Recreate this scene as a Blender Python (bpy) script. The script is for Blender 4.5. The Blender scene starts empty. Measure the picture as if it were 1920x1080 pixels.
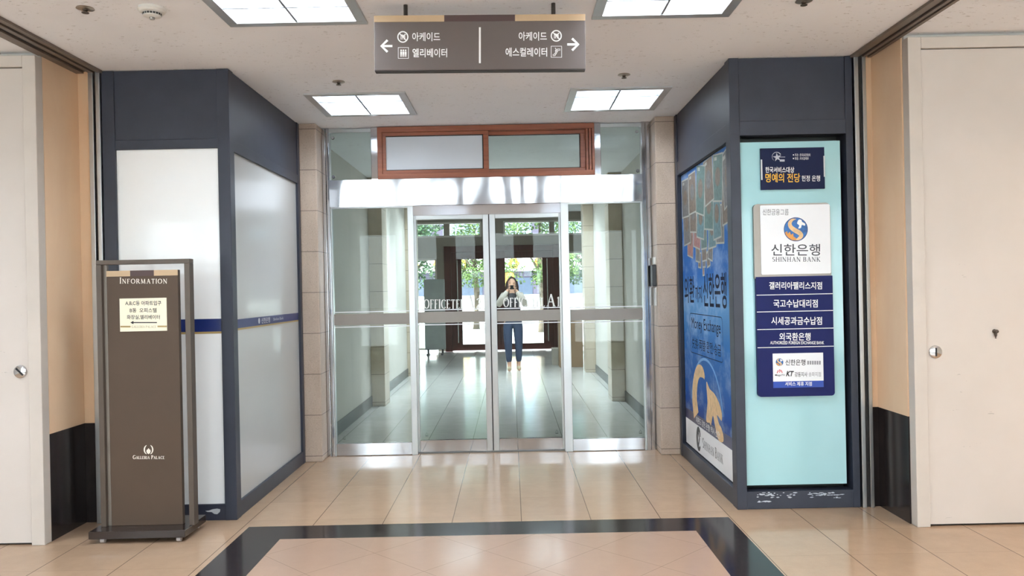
import bpy, bmesh, math, random
from mathutils import Vector, Matrix, Euler
random.seed(7)
S = bpy.context.scene
COL = S.collection
PI = math.pi

# ------------------------------------------------------------------ camera, world, sun, exposure
FPX, HCAM, ROLL = 1500.0, 1.4, 0.0205
VPX, VPY = 958.0, 543.0
cam_data = bpy.data.cameras.new('camera')
cam = bpy.data.objects.new('camera', cam_data); COL.objects.link(cam)
cam_data.sensor_width = 36.0
cam_data.lens = 36.0 * FPX / 1920.0
cam_data.clip_start = 0.05; cam_data.clip_end = 400
cam_data.shift_x = (960 - VPX) / 1920.0
cam_data.shift_y = (VPY - 540) / 1920.0
cam.matrix_world = Matrix.Translation((0, 0, HCAM)) @ Matrix.Rotation(ROLL, 4, 'Y') @ Matrix.Rotation(PI / 2, 4, 'X')
S.camera = cam

S.view_settings.view_transform = 'Standard'
S.view_settings.look = 'None'
S.view_settings.gamma = 1.0
S.view_settings.use_curve_mapping = False
S.view_settings.exposure = 0.78

world = bpy.data.worlds.new('sky'); S.world = world
world.use_nodes = True
wn = world.node_tree
bg = wn.nodes['Background']
sky = wn.nodes.new('ShaderNodeTexSky'); sky.sky_type = 'HOSEK_WILKIE'
sky.sun_direction = Vector((-0.4, -0.55, 0.75)).normalized(); sky.turbidity = 6.0; sky.ground_albedo = 0.5
wmix = wn.nodes.new('ShaderNodeMix'); wmix.data_type = 'RGBA'
wmix.inputs[0].default_value = 0.75
wmix.inputs[7].default_value = (.93, .985, 1.08, 1)
wn.links.new(sky.outputs[0], wmix.inputs[6])
wn.links.new(wmix.outputs[2], bg.inputs['Color'])
bg.inputs['Strength'].default_value = 6.0

sun_d = bpy.data.lights.new('sun', 'SUN'); sun_d.energy = 14.0; sun_d.angle = 0.01; sun_d.color = (1, .98, .95)
sun = bpy.data.objects.new('sun', sun_d); COL.objects.link(sun)
sun.rotation_euler = Vector((0.4, 0.55, -0.75)).to_track_quat('-Z', 'Y').to_euler()

LAMP_W = 20.0      # watts of each ceiling fixture

# ------------------------------------------------------------------ helpers
def at(px, py, Y):
    """a point of the photograph at depth Y -> (x, z) in metres"""
    ox, oy = px - VPX, py - VPY
    return ((ox - oy * ROLL) / FPX * Y, HCAM - (oy + ox * ROLL) / FPX * Y)

def lin(c):
    out = []
    for v in c[:3]:
        v /= 255.0
        out.append(v / 12.92 if v <= 0.04045 else ((v + 0.055) / 1.055) ** 2.4)
    return (out[0], out[1], out[2], 1.0)

MATS = {}
class NT:
    """small shader expression helper"""
    def __init__(s, m): s.t = m.node_tree; s.n = s.t.nodes; s.l = s.t.links
    def new(s, kind, **kw):
        n = s.n.new(kind)
        for k, v in kw.items(): setattr(n, k, v)
        return n
    def set(s, sock, v):
        if hasattr(v, 'is_output'): s.l.new(v, sock)
        else: sock.default_value = v
    def math(s, op, a, b=None, c=None):
        n = s.new('ShaderNodeMath', operation=op)
        s.set(n.inputs[0], a)
        if b is not None: s.set(n.inputs[1], b)
        if c is not None: s.set(n.inputs[2], c)
        return n.outputs[0]
    def mix(s, f, a, b, blend='MIX'):
        n = s.new('ShaderNodeMix', data_type='RGBA', blend_type=blend)
        s.set(n.inputs[0], f); s.set(n.inputs[6], a); s.set(n.inputs[7], b)
        return n.outputs[2]
    def noise(s, vec, scale, detail=3, rough=.5, dist=0):
        n = s.new('ShaderNodeTexNoise')
        s.l.new(vec, n.inputs['Vector'])
        n.inputs['Scale'].default_value = scale; n.inputs['Detail'].default_value = detail
        n.inputs['Roughness'].default_value = rough; n.inputs['Distortion'].default_value = dist
        return n.outputs[0]
    def ramp(s, f, stops):
        n = s.new('ShaderNodeValToRGB')
        while len(n.color_ramp.elements) < len(stops): n.color_ramp.elements.new(.5)
        for e, (p, c) in zip(n.color_ramp.elements, stops): e.position = p; e.color = c
        s.l.new(f, n.inputs[0]); return n.outputs[0]
    def pos(s):
        g = s.new('ShaderNodeNewGeometry')
        x = s.new('ShaderNodeSeparateXYZ'); s.l.new(g.outputs['Position'], x.inputs[0])
        return g.outputs['Position'], x.outputs[0], x.outputs[1], x.outputs[2]
    def scaled(s, vec, sc):
        n = s.new('ShaderNodeVectorMath', operation='MULTIPLY'); s.l.new(vec, n.inputs[0]); n.inputs[1].default_value = sc
        return n.outputs[0]
    def bump(s, h, strength, dist=0.01):
        n = s.new('ShaderNodeBump'); n.inputs['Strength'].default_value = strength; n.inputs['Distance'].default_value = dist
        s.l.new(h, n.inputs['Height']); return n.outputs[0]

def mat(name, rgb, rough=.5, metal=0.0, spec=.5, var=.04, scale=6.0, coat=0.0, emit=None):
    if name in MATS: return MATS[name]
    m = bpy.data.materials.new(name); m.use_nodes = True; MATS[name] = m
    t = NT(m); b = t.n['Principled BSDF']
    c = lin(rgb)
    if var:
        p = t.pos()[0]
        f = t.noise(p, scale, 4, .6)
        lo = tuple(max(0, v * (1 - var * 1.5)) for v in c[:3]) + (1,); hi = tuple(min(1, v * (1 + var * 1.5)) for v in c[:3]) + (1,)
        t.l.new(t.ramp(f, [(.3, lo), (.7, hi)]), b.inputs['Base Color'])
    else: b.inputs['Base Color'].default_value = c
    b.inputs['Roughness'].default_value = rough; b.inputs['Metallic'].default_value = metal
    b.inputs['Specular IOR Level'].default_value = spec
    b.inputs['Coat Weight'].default_value = coat
    if emit: b.inputs['Emission Color'].default_value = c; b.inputs['Emission Strength'].default_value = emit
    return m

def glass(name, tint, ior=1.5, rough=0.0):
    m = bpy.data.materials.new(name); m.use_nodes = True; MATS[name] = m
    t = NT(m); out = t.n['Material Output']; t.n.remove(t.n['Principled BSDF'])
    tr = t.new('ShaderNodeBsdfTransparent'); tr.inputs[0].default_value = lin(tint)
    gl = t.new('ShaderNodeBsdfGlossy'); gl.inputs['Roughness'].default_value = rough; gl.inputs['Color'].default_value = (1, 1, 1, 1)
    fr = t.new('ShaderNodeFresnel'); fr.inputs[0].default_value = ior
    mx = t.new('ShaderNodeMixShader'); t.l.new(fr.outputs[0], mx.inputs[0]); t.l.new(tr.outputs[0], mx.inputs[1]); t.l.new(gl.outputs[0], mx.inputs[2])
    t.l.new(mx.outputs[0], out.inputs['Surface'])
    return m

ORIG = {}     # object name -> world origin its mesh is measured from
class MB:
    def __init__(s): s.v = []; s.f = []; s.m = []
    def add(s, vs, fs, m=0):
        o = len(s.v); s.v += [tuple(v) for v in vs]
        s.f += [tuple(i + o for i in f) for f in fs]; s.m += [m] * len(fs); return s
    def box(s, x0, x1, y0, y1, z0, z1, m=0):
        vs = [(x, y, z) for z in (z0, z1) for y in (y0, y1) for x in (x0, x1)]
        return s.add(vs, [(0, 2, 3, 1), (4, 5, 7, 6), (0, 1, 5, 4), (2, 6, 7, 3), (0, 4, 6, 2), (1, 3, 7, 5)], m)
    def bbox(s, x0, x1, y0, y1, z0, z1, r=.004, m=0):
        bm = bmesh.new(); bmesh.ops.create_cube(bm, size=1)
        for v in bm.verts: v.co = ((x0 + x1) / 2 + v.co.x * (x1 - x0), (y0 + y1) / 2 + v.co.y * (y1 - y0), (z0 + z1) / 2 + v.co.z * (z1 - z0))
        bmesh.ops.bevel(bm, geom=bm.edges[:], offset=r, segments=2, affect='EDGES', profile=.5)
        bm.verts.index_update()
        s.add([v.co.copy() for v in bm.verts], [[v.index for v in f.verts] for f in bm.faces], m); bm.free(); return s
    def prism(s, F, pts, d0, d1, m=0):
        """2D outline in frame F extruded from depth d0 (front) to d1 (back), measured along the frame normal"""
        n = len(pts); a = [F(u, v, d0) for u, v in pts]; b = [F(u, v, d1) for u, v in pts]
        fs = [tuple(range(n)), tuple(range(2 * n - 1, n - 1, -1))] + [(i, i + n, (i + 1) % n + n, (i + 1) % n) for i in range(n)]
        return s.add(a + b, fs, m)
    def flat(s, F, pts, d=0.0, m=0):
        return s.add([F(u, v, d) for u, v in pts], [tuple(range(len(pts)))], m)
    def rect(s, F, u0, u1, v0, v1, d=0.0, m=0):
        return s.flat(F, [(u0, v0), (u1, v0), (u1, v1), (u0, v1)], d, m)
    def strip(s, F, pts, w, d=0.0, m=0, closed=False):
        """a flat ribbon of width w (number or list) along 2D points"""
        n = len(pts); L = []; R = []
        for i, (u, v) in enumerate(pts):
            if closed: p, q = pts[(i - 1) % n], pts[(i + 1) % n]
            else: p, q = pts[max(0, i - 1)], pts[min(n - 1, i + 1)]
            tx, ty = q[0] - p[0], q[1] - p[1]; l = math.hypot(tx, ty) or 1
            h = (w[i] if isinstance(w, (list, tuple)) else w) / 2
            L.append((u - ty / l * h, v + tx / l * h)); R.append((u + ty / l * h, v - tx / l * h))
        vs = [F(u, v, d) for u, v in L + R]
        k = n if closed else n - 1
        return s.add(vs, [(i + n, (i + 1) % n + n, (i + 1) % n, i) for i in range(k)], m)
    def disc(s, F, u, v, r, d=0.0, m=0, n=28, rv=None):
        rv = rv or r
        return s.flat(F, [(u + r * math.cos(2 * PI * i / n), v + rv * math.sin(2 * PI * i / n)) for i in range(n)], d, m)
    def cyl(s, a, b, r0, r1=None, n=16, m=0, caps=True):
        a, b = Vector(a), Vector(b); r1 = r0 if r1 is None else r1
        q = (b - a).to_track_quat('Z', 'Y'); vs = []
        for c, r in ((a, r0), (b, r1)):
            for i in range(n):
                vs.append(c + q @ Vector((r * math.cos(2 * PI * i / n), r * math.sin(2 * PI * i / n), 0)))
        fs = [(i, (i + 1) % n, (i + 1) % n + n, i + n) for i in range(n)]
        if caps: fs += [tuple(range(n - 1, -1, -1)), tuple(range(n, 2 * n))]
        return s.add(vs, fs, m)
    def tube(s, pts, r, n=10, m=0):
        P = [Vector(p) for p in pts]; vs = []; k = len(P)
        for i, p in enumerate(P):
            t = (P[min(k - 1, i + 1)] - P[max(0, i - 1)]).normalized(); q = t.to_track_quat('Z', 'Y')
            rr = r[i] if isinstance(r, (list, tuple)) else r
            vs += [p + q @ Vector((rr * math.cos(2 * PI * j / n), rr * math.sin(2 * PI * j / n), 0)) for j in range(n)]
        fs = [(i * n + j, i * n + (j + 1) % n, (i + 1) * n + (j + 1) % n, (i + 1) * n + j) for i in range(k - 1) for j in range(n)]
        fs += [tuple(range(n - 1, -1, -1)), tuple(range((k - 1) * n, k * n))]
        return s.add(vs, fs, m)
    def lathe(s, prof, c, n=24, m=0, axis='Z'):
        vs = []
        for r, h in prof:
            for i in range(n):
                a = 2 * PI * i / n
                if axis == 'Z': vs.append((c[0] + r * math.cos(a), c[1] + r * math.sin(a), c[2] + h))
                else: vs.append((c[0] + r * math.cos(a), c[1] + h, c[2] + r * math.sin(a)))
        k = len(prof)
        fs = [(i * n + j, i * n + (j + 1) % n, (i + 1) * n + (j + 1) % n, (i + 1) * n + j) for i in range(k - 1) for j in range(n)]
        fs += [tuple(range(n)), tuple(range((k - 1) * n, k * n))]
        return s.add(vs, fs, m)
    def mesh(s, me, m=0, mw=None):
        vs = [(mw @ v.co) if mw else v.co.copy() for v in me.vertices]
        return s.add(vs, [tuple(p.vertices) for p in me.polygons], m)
    def text(s, F, body, u0, u1, v0, v1, d=0.0, m=0, bold=0.0, thick=0.0, shear=0.0):
        """lettering in the built-in font, fitted to a box in frame F"""
        cu = bpy.data.curves.new('text', 'FONT'); cu.body = body; cu.offset = bold; cu.resolution_u = 3; cu.shear = shear
        ob = bpy.data.objects.new('text', cu); COL.objects.link(ob)
        dg = bpy.context.evaluated_depsgraph_get(); me = bpy.data.meshes.new_from_object(ob.evaluated_get(dg))
        bpy.data.objects.remove(ob); bpy.data.curves.remove(cu)
        if len(me.vertices):
            xs = [v.co.x for v in me.vertices]; ys = [v.co.y for v in me.vertices]
            ax, bx, ay, by = min(xs), max(xs), min(ys), max(ys)
            vs = [F(u0 + (v.co.x - ax) / (bx - ax or 1) * (u1 - u0), v0 + (v.co.y - ay) / (by - ay or 1) * (v1 - v0), d) for v in me.vertices]
            s.add(vs, [tuple(p.vertices) for p in me.polygons], m)
        bpy.data.meshes.remove(me); return s
    def serif(s, F, body, u0, u1, v0, v1, d=0.0, m=0, weight=1.0):
        """roman capitals; lower-case letters are set as small capitals"""
        x = 0.0; runs = []
        for ch in body:
            if ch == ' ': x += .35; continue
            k = .78 if ch.islower() or ch in '12' else 1.0
            w, strokes, serifs = GLYPH[ch.upper()]
            runs.append((x, k, strokes, serifs)); x += w * k + .16
        tot = x - .16; sx = (u1 - u0) / tot; sy = (v1 - v0)
        j = 0
        for x, k, strokes, serifs in runs:
            for pts, wt in strokes:
                n = len(pts); ws = []
                for i in range(n):
                    p, q = pts[max(0, i - 1)], pts[min(n - 1, i + 1)]
                    tx, ty = q[0] - p[0], q[1] - p[1]; l = math.hypot(tx, ty) or 1
                    ws.append((wt if wt else .055 + .09 * abs(ty) / l) * weight)
                P = []; W = []
                for (a, b), ww in zip(pts, ws): P.append((u0 + (x + a * k) * sx, v0 + b * k * sy)); W.append(ww * k * min(sx, sy) if True else 0)
                s.strip(F, P, W, d + .00001 * (j % 5), m); j += 1
            for (a, b) in serifs:
                s.rect(F, u0 + (x + (a - .13) * k) * sx, u0 + (x + (a + .13) * k) * sx, v0 + (b - .022) * k * sy, v0 + (b + .022) * k * sy, d + .00001 * (j % 5), m); j += 1
        return s
    def build(s, name, mats, parent=None, smooth=None, **props):
        o0 = Vector(ORIG.get(parent.name, (0, 0, 0))) if parent else Vector((0, 0, 0))
        me = bpy.data.meshes.new(name)
        me.from_pydata([tuple(Vector(v) - o0) for v in s.v], [], s.f)
        for m in (mats if isinstance(mats, (list, tuple)) else [mats]): me.materials.append(m)
        for p, mi in zip(me.polygons, s.m): p.material_index = mi
        me.validate(); me.update()
        if smooth is not None:
            bm = bmesh.new(); bm.from_mesh(me); ca = math.radians(smooth)
            for f in bm.faces: f.smooth = True
            for e in bm.edges:
                if len(e.link_faces) != 2 or e.calc_face_angle(9) > ca: e.smooth = False
            bm.to_mesh(me); bm.free()
        o = bpy.data.objects.new(name, me); COL.objects.link(o)
        if parent: o.parent = parent; ORIG[o.name] = tuple(o0)
        for k, v in props.items(): o[k] = v
        return o

def thing(name, label, cat, loc, group=None):
    o = bpy.data.objects.new(name, None); COL.objects.link(o); o.location = loc; o.empty_display_size = .1
    o['label'] = label; o['category'] = cat
    if group: o['group'] = group
    ORIG[o.name] = tuple(loc); return o
def tag(o, label, cat, group=None):
    o['label'] = label; o['category'] = cat
    if group: o['group'] = group
    return o
def struct(name, loc=(0, 0, 0)):
    o = bpy.data.objects.new(name, None); COL.objects.link(o); o.location = loc; o['kind'] = 'structure'; o.empty_display_size = .1
    ORIG[o.name] = tuple(loc); return o
def dup(root, loc, label, group=None):
    r = root.copy(); COL.objects.link(r); r.location = loc; r['label'] = label
    if group: r['group'] = group
    for ch in list(root.children):
        c = ch.copy(); COL.objects.link(c); c.parent = r
        for g in ch.children:
            d = g.copy(); COL.objects.link(d); d.parent = c
    return r
def front(Y):                  # a plane that faces the camera: u = x, v = z, d = how far in front of Y
    return lambda u, v, d=0.0: (u, Y - d, v)
def px_front(Y):               # the same plane addressed by a point of the photograph
    def F(u, v, d=0.0):
        x, z = at(u, v, Y); return (x, Y - d, z)
    return F
def arc(cx, cy, rx, ry, a0, a1, n=14):
    return [(cx + rx * math.cos(math.radians(a0 + (a1 - a0) * i / n)), cy + ry * math.sin(math.radians(a0 + (a1 - a0) * i / n))) for i in range(n + 1)]
def smooth(pts, n=5, closed=False):
    out = []; k = len(pts)
    for i in range(k if closed else k - 1):
        if closed: p0, p1, p2, p3 = pts[(i - 1) % k], pts[i], pts[(i + 1) % k], pts[(i + 2) % k]
        else: p0, p1, p2, p3 = pts[max(0, i - 1)], pts[i], pts[i + 1], pts[min(k - 1, i + 2)]
        for j in range(n):
            t = j / n; out.append(tuple(.5 * (2 * b + (c - a) * t + (2 * a - 5 * b + 4 * c - d) * t * t + (3 * b - a - 3 * c + d) * t ** 3) for a, b, c, d in zip(p0, p1, p2, p3)))
    if not closed: out.append(tuple(pts[-1]))
    return out
def rrect(u0, u1, v0, v1, r, n=5, corners=(1, 1, 1, 1)):
    out = []
    for (cx, cy, a, on) in ((u1 - r, v0 + r, -90, corners[1]), (u1 - r, v1 - r, 0, corners[2]), (u0 + r, v1 - r, 90, corners[3]), (u0 + r, v0 + r, 180, corners[0])):
        if on: out += arc(cx, cy, r, r, a, a + 90, n)
        else: out.append((cx + r * (1 if a in (-90, 0) else -1), cy + r * (1 if a in (0, 90) else -1)))
    return out
TK, TN = .14, .065
GLYPH = {
 'I': (.2, [([(.1, 0), (.1, 1)], TK)], [(.1, 0), (.1, 1)]),
 'N': (.78, [([(.12, 0), (.12, 1)], TN), ([(.1, 1), (.68, 0)], TK), ([(.67, 0), (.67, 1)], TN)], [(.12, 0), (.1, .98), (.67, 1)]),
 'F': (.55, [([(.12, 0), (.12, 1)], TK), ([(.1, .97), (.52, .97)], TN), ([(.1, .52), (.42, .52)], TN), ([(.51, .99), (.51, .84)], TN)], [(.12, 0), (.1, .98)]),
 'E': (.56, [([(.12, 0), (.12, 1)], TK), ([(.1, .97), (.52, .97)], TN), ([(.1, .52), (.42, .52)], TN), ([(.1, .03), (.55, .03)], TN), ([(.51, .99), (.51, .86)], TN), ([(.54, .01), (.54, .16)], TN)], [(.1, .02), (.1, .98)]),
 'L': (.55, [([(.12, 0), (.12, 1)], TK), ([(.1, .03), (.55, .03)], TN), ([(.54, .01), (.54, .18)], TN)], [(.1, .02), (.12, 1)]),
 'O': (.84, [(arc(.42, .5, .37, .48, 90, 450, 28), None)], []),
 'C': (.72, [(arc(.44, .5, .37, .48, 42, 318, 24), None)], []),
 'G': (.8, [(arc(.44, .5, .37, .48, 42, 318, 24), None), ([(.71, .16), (.71, .46)], TK)], [(.7, .46)]),
 'R': (.68, [([(.12, 0), (.12, 1)], TK), ([(.1, .97)] + arc(.32, .74, .2, .23, 90, -90, 12) + [(.12, .51)], None), ([(.33, .5), (.66, .0)], TK)], [(.12, 0), (.1, .98), (.64, .02)]),
 'P': (.58, [([(.12, 0), (.12, 1)], TK), ([(.1, .97)] + arc(.32, .72, .2, .25, 90, -90, 12) + [(.12, .47)], None)], [(.12, 0), (.1, .98)]),
 'B': (.62, [([(.12, 0), (.12, 1)], TK), ([(.1, .97)] + arc(.32, .75, .18, .22, 90, -90, 12) + [(.12, .53)], None), ([(.12, .53)] + arc(.34, .28, .21, .25, 90, -90, 12) + [(.1, .03)], None)], [(.1, .02), (.1, .98)]),
 'M': (.95, [([(.13, 0), (.17, 1)], TN), ([(.16, 1), (.47, .05)], TK), ([(.47, .05), (.78, 1)], TN), ([(.78, 1), (.82, 0)], TK)], [(.13, 0), (.82, 0)]),
 'A': (.76, [([(.1, 0), (.38, 1)], TN), ([(.38, 1.0), (.67, 0)], TK), ([(.2, .35), (.56, .35)], TN)], [(.1, 0), (.67, 0)]),
 'T': (.66, [([(.33, 0), (.33, 1)], TK), ([(.03, .97), (.63, .97)], TN), ([(.04, .99), (.04, .82)], TN), ([(.62, .99), (.62, .82)], TN)], [(.33, 0)]),
 'S': (.5, [(arc(.26, .74, .18, .23, 30, 270, 14)[:-1] + arc(.26, .27, .2, .24, 90, -150, 14), None)], []),
 'H': (.78, [([(.13, 0), (.13, 1)], TK), ([(.65, 0), (.65, 1)], TK), ([(.13, .52), (.65, .52)], TN)], [(.13, 0), (.13, 1), (.65, 0), (.65, 1)]),
 'K': (.7, [([(.13, 0), (.13, 1)], TK), ([(.6, 1), (.15, .48)], TN), ([(.27, .58), (.66, 0)], TK)], [(.13, 0), (.13, 1), (.6, 1), (.64, 0)]),
 '1': (.36, [([(.18, 0), (.18, 1)], TK), ([(.18, .98), (.04, .84)], TN)], [(.18, 0)]),
 '2': (.55, [(arc(.27, .73, .2, .25, 160, -40, 14) + [(.06, .05)], None), ([(.05, .04), (.52, .04)], TK)], []),
}

def T(parent, m, F, body, u0, u1, v0, v1, d=.0006, kind='text', **k):
    b = MB(); (b.text if kind == 'text' else b.serif)(F, body, u0, u1, v0, v1, d, **k)
    return b.build('lettering', m, parent)

# ------------------------------------------------------------------ materials
def m_floor(name, base, joint, diag):
    m = bpy.data.materials.new(name); m.use_nodes = True; t = NT(m); b = t.n['Principled BSDF']
    p, x, y, z = t.pos(); s = .42
    def lines(c, off, w):
        f = t.math('FRACT', t.math('ADD', t.math('DIVIDE', t.math('SUBTRACT', c, off), s), .5))   # joint where f = .5
        return t.math('LESS_THAN', t.math('ABSOLUTE', t.math('SUBTRACT', f, .5)), w / (2 * s))
    def cell(c, off): return t.math('FLOOR', t.math('DIVIDE', t.math('SUBTRACT', c, off), s))
    def inside(x0, x1, y0, y1):
        a = t.math('MULTIPLY', t.math('GREATER_THAN', x, x0), t.math('LESS_THAN', x, x1))
        c = t.math('MULTIPLY', t.math('GREATER_THAN', y, y0), t.math('LESS_THAN', y, y1))
        return t.math('MULTIPLY', a, c)
    lx = lines(x, .035, .005); ly = lines(y, 6.22, .0025)
    wn_ = t.new('ShaderNodeTexWhiteNoise'); cv = t.new('ShaderNodeCombineXYZ')
    t.l.new(cell(x, .035), cv.inputs[0]); t.l.new(cell(y, 6.22), cv.inputs[1]); t.l.new(cv.outputs[0], wn_.inputs['Vector'])
    mott = t.noise(p, 9, 5, .65); fine = t.noise(p, 160, 2, .5)
    c = t.ramp(mott, [(.3, tuple(v * .94 for v in lin(base)[:3]) + (1,)), (.7, tuple(v * 1.05 for v in lin(base)[:3]) + (1,))])
    tone = t.math('MULTIPLY_ADD', wn_.outputs['Value'], .08, .96)
    tone = t.math('MULTIPLY', tone, t.math('MULTIPLY_ADD', fine, .1, .95))
    hs = t.new('ShaderNodeHueSaturation'); t.l.new(tone, hs.inputs['Value']); t.l.new(c, hs.inputs['Color']); c = hs.outputs[0]
    jl = t.math('MAXIMUM', t.math('MULTIPLY', lx, .85), t.math('MULTIPLY', ly, .35))
    c1 = t.mix(jl, c, lin(joint))
    if diag:
        r2 = math.sqrt(.5)
        xd = t.math('MULTIPLY', t.math('ADD', t.math('SUBTRACT', x, .13), t.math('SUBTRACT', y, 4.0)), r2)
        yd = t.math('MULTIPLY', t.math('SUBTRACT', t.math('SUBTRACT', y, 4.0), t.math('SUBTRACT', x, .13)), r2)
        ld = t.math('MAXIMUM', lines(xd, 0, .003), lines(yd, 0, .003))
        c2 = t.mix(t.math('MULTIPLY', ld, .5), t.mix(.55, c, lin((160, 131, 116))), lin(joint))
        c1 = t.mix(inside(-1.35, 1.03, -.8, 4.575), c1, c2)
        bord = t.math('SUBTRACT', inside(-1.61, 1.285, -1.05, 4.83), inside(-1.35, 1.03, -.8, 4.575))
        dk = t.ramp(t.noise(p, 30, 4, .7), [(.35, lin((36, 30, 30))), (.7, lin((54, 46, 46)))])
        dk = t.mix(t.math('MULTIPLY', lx, .6), dk, lin((35, 30, 30)))
        c1 = t.mix(bord, c1, dk)
    t.l.new(c1, b.inputs['Base Color'])
    t.l.new(t.math('MULTIPLY_ADD', t.noise(p, 5, 3, .6), .10, .08), b.inputs['Roughness'])
    b.inputs['Specular IOR Level'].default_value = .24
    t.l.new(t.bump(t.noise(p, 3.5, 2, .5), .02, .02), b.inputs['Normal'])
    return m

def m_ceiling():
    m = bpy.data.materials.new('acoustic ceiling'); m.use_nodes = True; t = NT(m); b = t.n['Principled BSDF']
    p, x, y, z = t.pos()
    sp = t.noise(t.scaled(p, (22, 60, 1)), 1.0, 4, .7); gate = t.noise(p, 4, 2, .5)
    mk = t.math('MULTIPLY', t.math('GREATER_THAN', sp, .635), t.math('GREATER_THAN', gate, .47))
    base = t.ramp(t.noise(p, 2.2, 3, .5), [(.3, lin((244, 245, 248))), (.7, lin((250, 251, 254)))])
    c = t.mix(t.math('MULTIPLY', mk, .5), base, lin((150, 142, 135)))
    t.l.new(c, b.inputs['Base Color']); b.inputs['Roughness'].default_value = .9; b.inputs['Specular IOR Level'].default_value = .1
    t.l.new(t.bump(sp, .15, .004), b.inputs['Normal'])
    return m

def m_stone(name, lo, hi, sc=3.0, speck=0.0, rough=.3, joints=None):
    m = bpy.data.materials.new(name); m.use_nodes = True; t = NT(m); b = t.n['Principled BSDF']
    p, x, y, z = t.pos()
    f = t.noise(t.scaled(p, (1, 1, .45)), sc, 6, .6, .6)
    c = t.ramp(f, [(.3, lin(lo)), (.7, lin(hi))])
    if speck:
        sp = t.math('GREATER_THAN', t.noise(p, 120, 3, .6), .60); sd = t.math('GREATER_THAN', t.noise(p, 150, 3, .6), .62)
        c = t.mix(t.math('MULTIPLY', sp, speck), c, lin((225, 212, 198)))
        c = t.mix(t.math('MULTIPLY', sd, speck), c, lin((120, 104, 92)))
    if joints:
        s, off = joints
        fr = t.math('FRACT', t.math('ADD', t.math('DIVIDE', t.math('SUBTRACT', z, off), s), .5))
        l = t.math('LESS_THAN', t.math('ABSOLUTE', t.math('SUBTRACT', fr, .5)), .004 / s / 2 * 1.2)
        c = t.mix(t.math('MULTIPLY', l, .8), c, lin((60, 50, 45)))
    t.l.new(c, b.inputs['Base Color']); b.inputs['Roughness'].default_value = rough
    return m

def m_steel(name, rgb, rough, wavy=0.0, brushed=0.0):
    m = bpy.data.materials.new(name); m.use_nodes = True; t = NT(m); b = t.n['Principled BSDF']
    p, x, y, z = t.pos()
    b.inputs['Base Color'].default_value = lin(rgb); b.inputs['Metallic'].default_value = 1.0
    t.l.new(t.math('MULTIPLY_ADD', t.noise(p, 14, 3, .6), .06, rough), b.inputs['Roughness'])
    if wavy:
        h = t.noise(t.scaled(p, (3.0, 1, .7)), 1.0, 0.5, .4, .3)
        t.l.new(t.bump(h, wavy, .02), b.inputs['Normal'])
    elif brushed:
        h = t.noise(t.scaled(p, (60, 60, 900)), 1.0, 2, .5)
        t.l.new(t.bump(h, brushed, .002), b.inputs['Normal'])
    return m

def m_navy():
    m = bpy.data.materials.new('navy painted steel'); m.use_nodes = True; t = NT(m); b = t.n['Principled BSDF']
    p, x, y, z = t.pos()
    c = t.ramp(t.noise(p, 5, 4, .6), [(.3, lin((41, 45, 58))), (.7, lin((48, 52, 66)))])
    chips = t.math('GREATER_THAN', t.noise(t.scaled(p, (30, 30, 9)), 1.0, 5, .75), .735)
    low = t.math('LESS_THAN', z, 1.7)
    c = t.mix(t.math('MULTIPLY', t.math('MULTIPLY', chips, low), .6), c, lin((190, 192, 196)))
    t.l.new(c, b.inputs['Base Color']); b.inputs['Roughness'].default_value = .42
    return m

def m_door():
    m = bpy.data.materials.new('painted fire door'); m.use_nodes = True; t = NT(m); b = t.n['Principled BSDF']
    p, x, y, z = t.pos()
    c = t.ramp(t.noise(p, 1.6, 4, .6), [(.3, lin((209, 199, 190))), (.7, lin((216, 206, 198)))])
    n = t.noise(t.scaled(p, (8, 8, 45)), 1.0, 4, .7)
    near = t.math('MULTIPLY', t.math('LESS_THAN', z, 1.5), t.math('GREATER_THAN', t.noise(p, 3, 1, .5), .54))
    sc = t.math('MULTIPLY', t.math('GREATER_THAN', n, .69), near)
    c = t.mix(t.math('MULTIPLY', sc, .4), c, lin((120, 112, 108)))
    t.l.new(c, b.inputs['Base Color']); b.inputs['Roughness'].default_value = .5
    return m

def m_wood(name, lo, hi, along='x', rough=.35):
    m = bpy.data.materials.new(name); m.use_nodes = True; t = NT(m); b = t.n['Principled BSDF']
    p = t.pos()[0]
    f = t.noise(t.scaled(p, (2, 20, 60) if along == 'x' else (50, 50, 2)), 1.0, 5, .65, .5)
    t.l.new(t.ramp(f, [(.3, lin(lo)), (.7, lin(hi))]), b.inputs['Base Color']); b.inputs['Roughness'].default_value = rough
    return m

def m_poster():
    """printed sky: blue with soft clouds, a printed picture of its own"""
    m = bpy.data.materials.new('printed sky'); m.use_nodes = True; t = NT(m); b = t.n['Principled BSDF']
    p, x, y, z = t.pos()
    zz = t.math('DIVIDE', z, 2.4)
    c = t.ramp(zz, [(.12, lin((48, 58, 118))), (.22, lin((22, 78, 158))), (.42, lin((40, 112, 182))), (.52, lin((96, 152, 204))), (.62, lin((28, 100, 178))), (.8, lin((40, 98, 166)))])
    cl = t.math('MULTIPLY', t.ramp(t.noise(t.scaled(p, (1, 2.2, 3)), 1.6, 5, .6), [(.48, (0, 0, 0, 1)), (.75, (1, 1, 1, 1))]), .5)
    c = t.mix(cl, c, lin((190, 212, 232)))
    t.l.new(c, b.inputs['Base Color']); b.inputs['Roughness'].default_value = .5; b.inputs['Specular IOR Level'].default_value = .12
    return m

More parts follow.
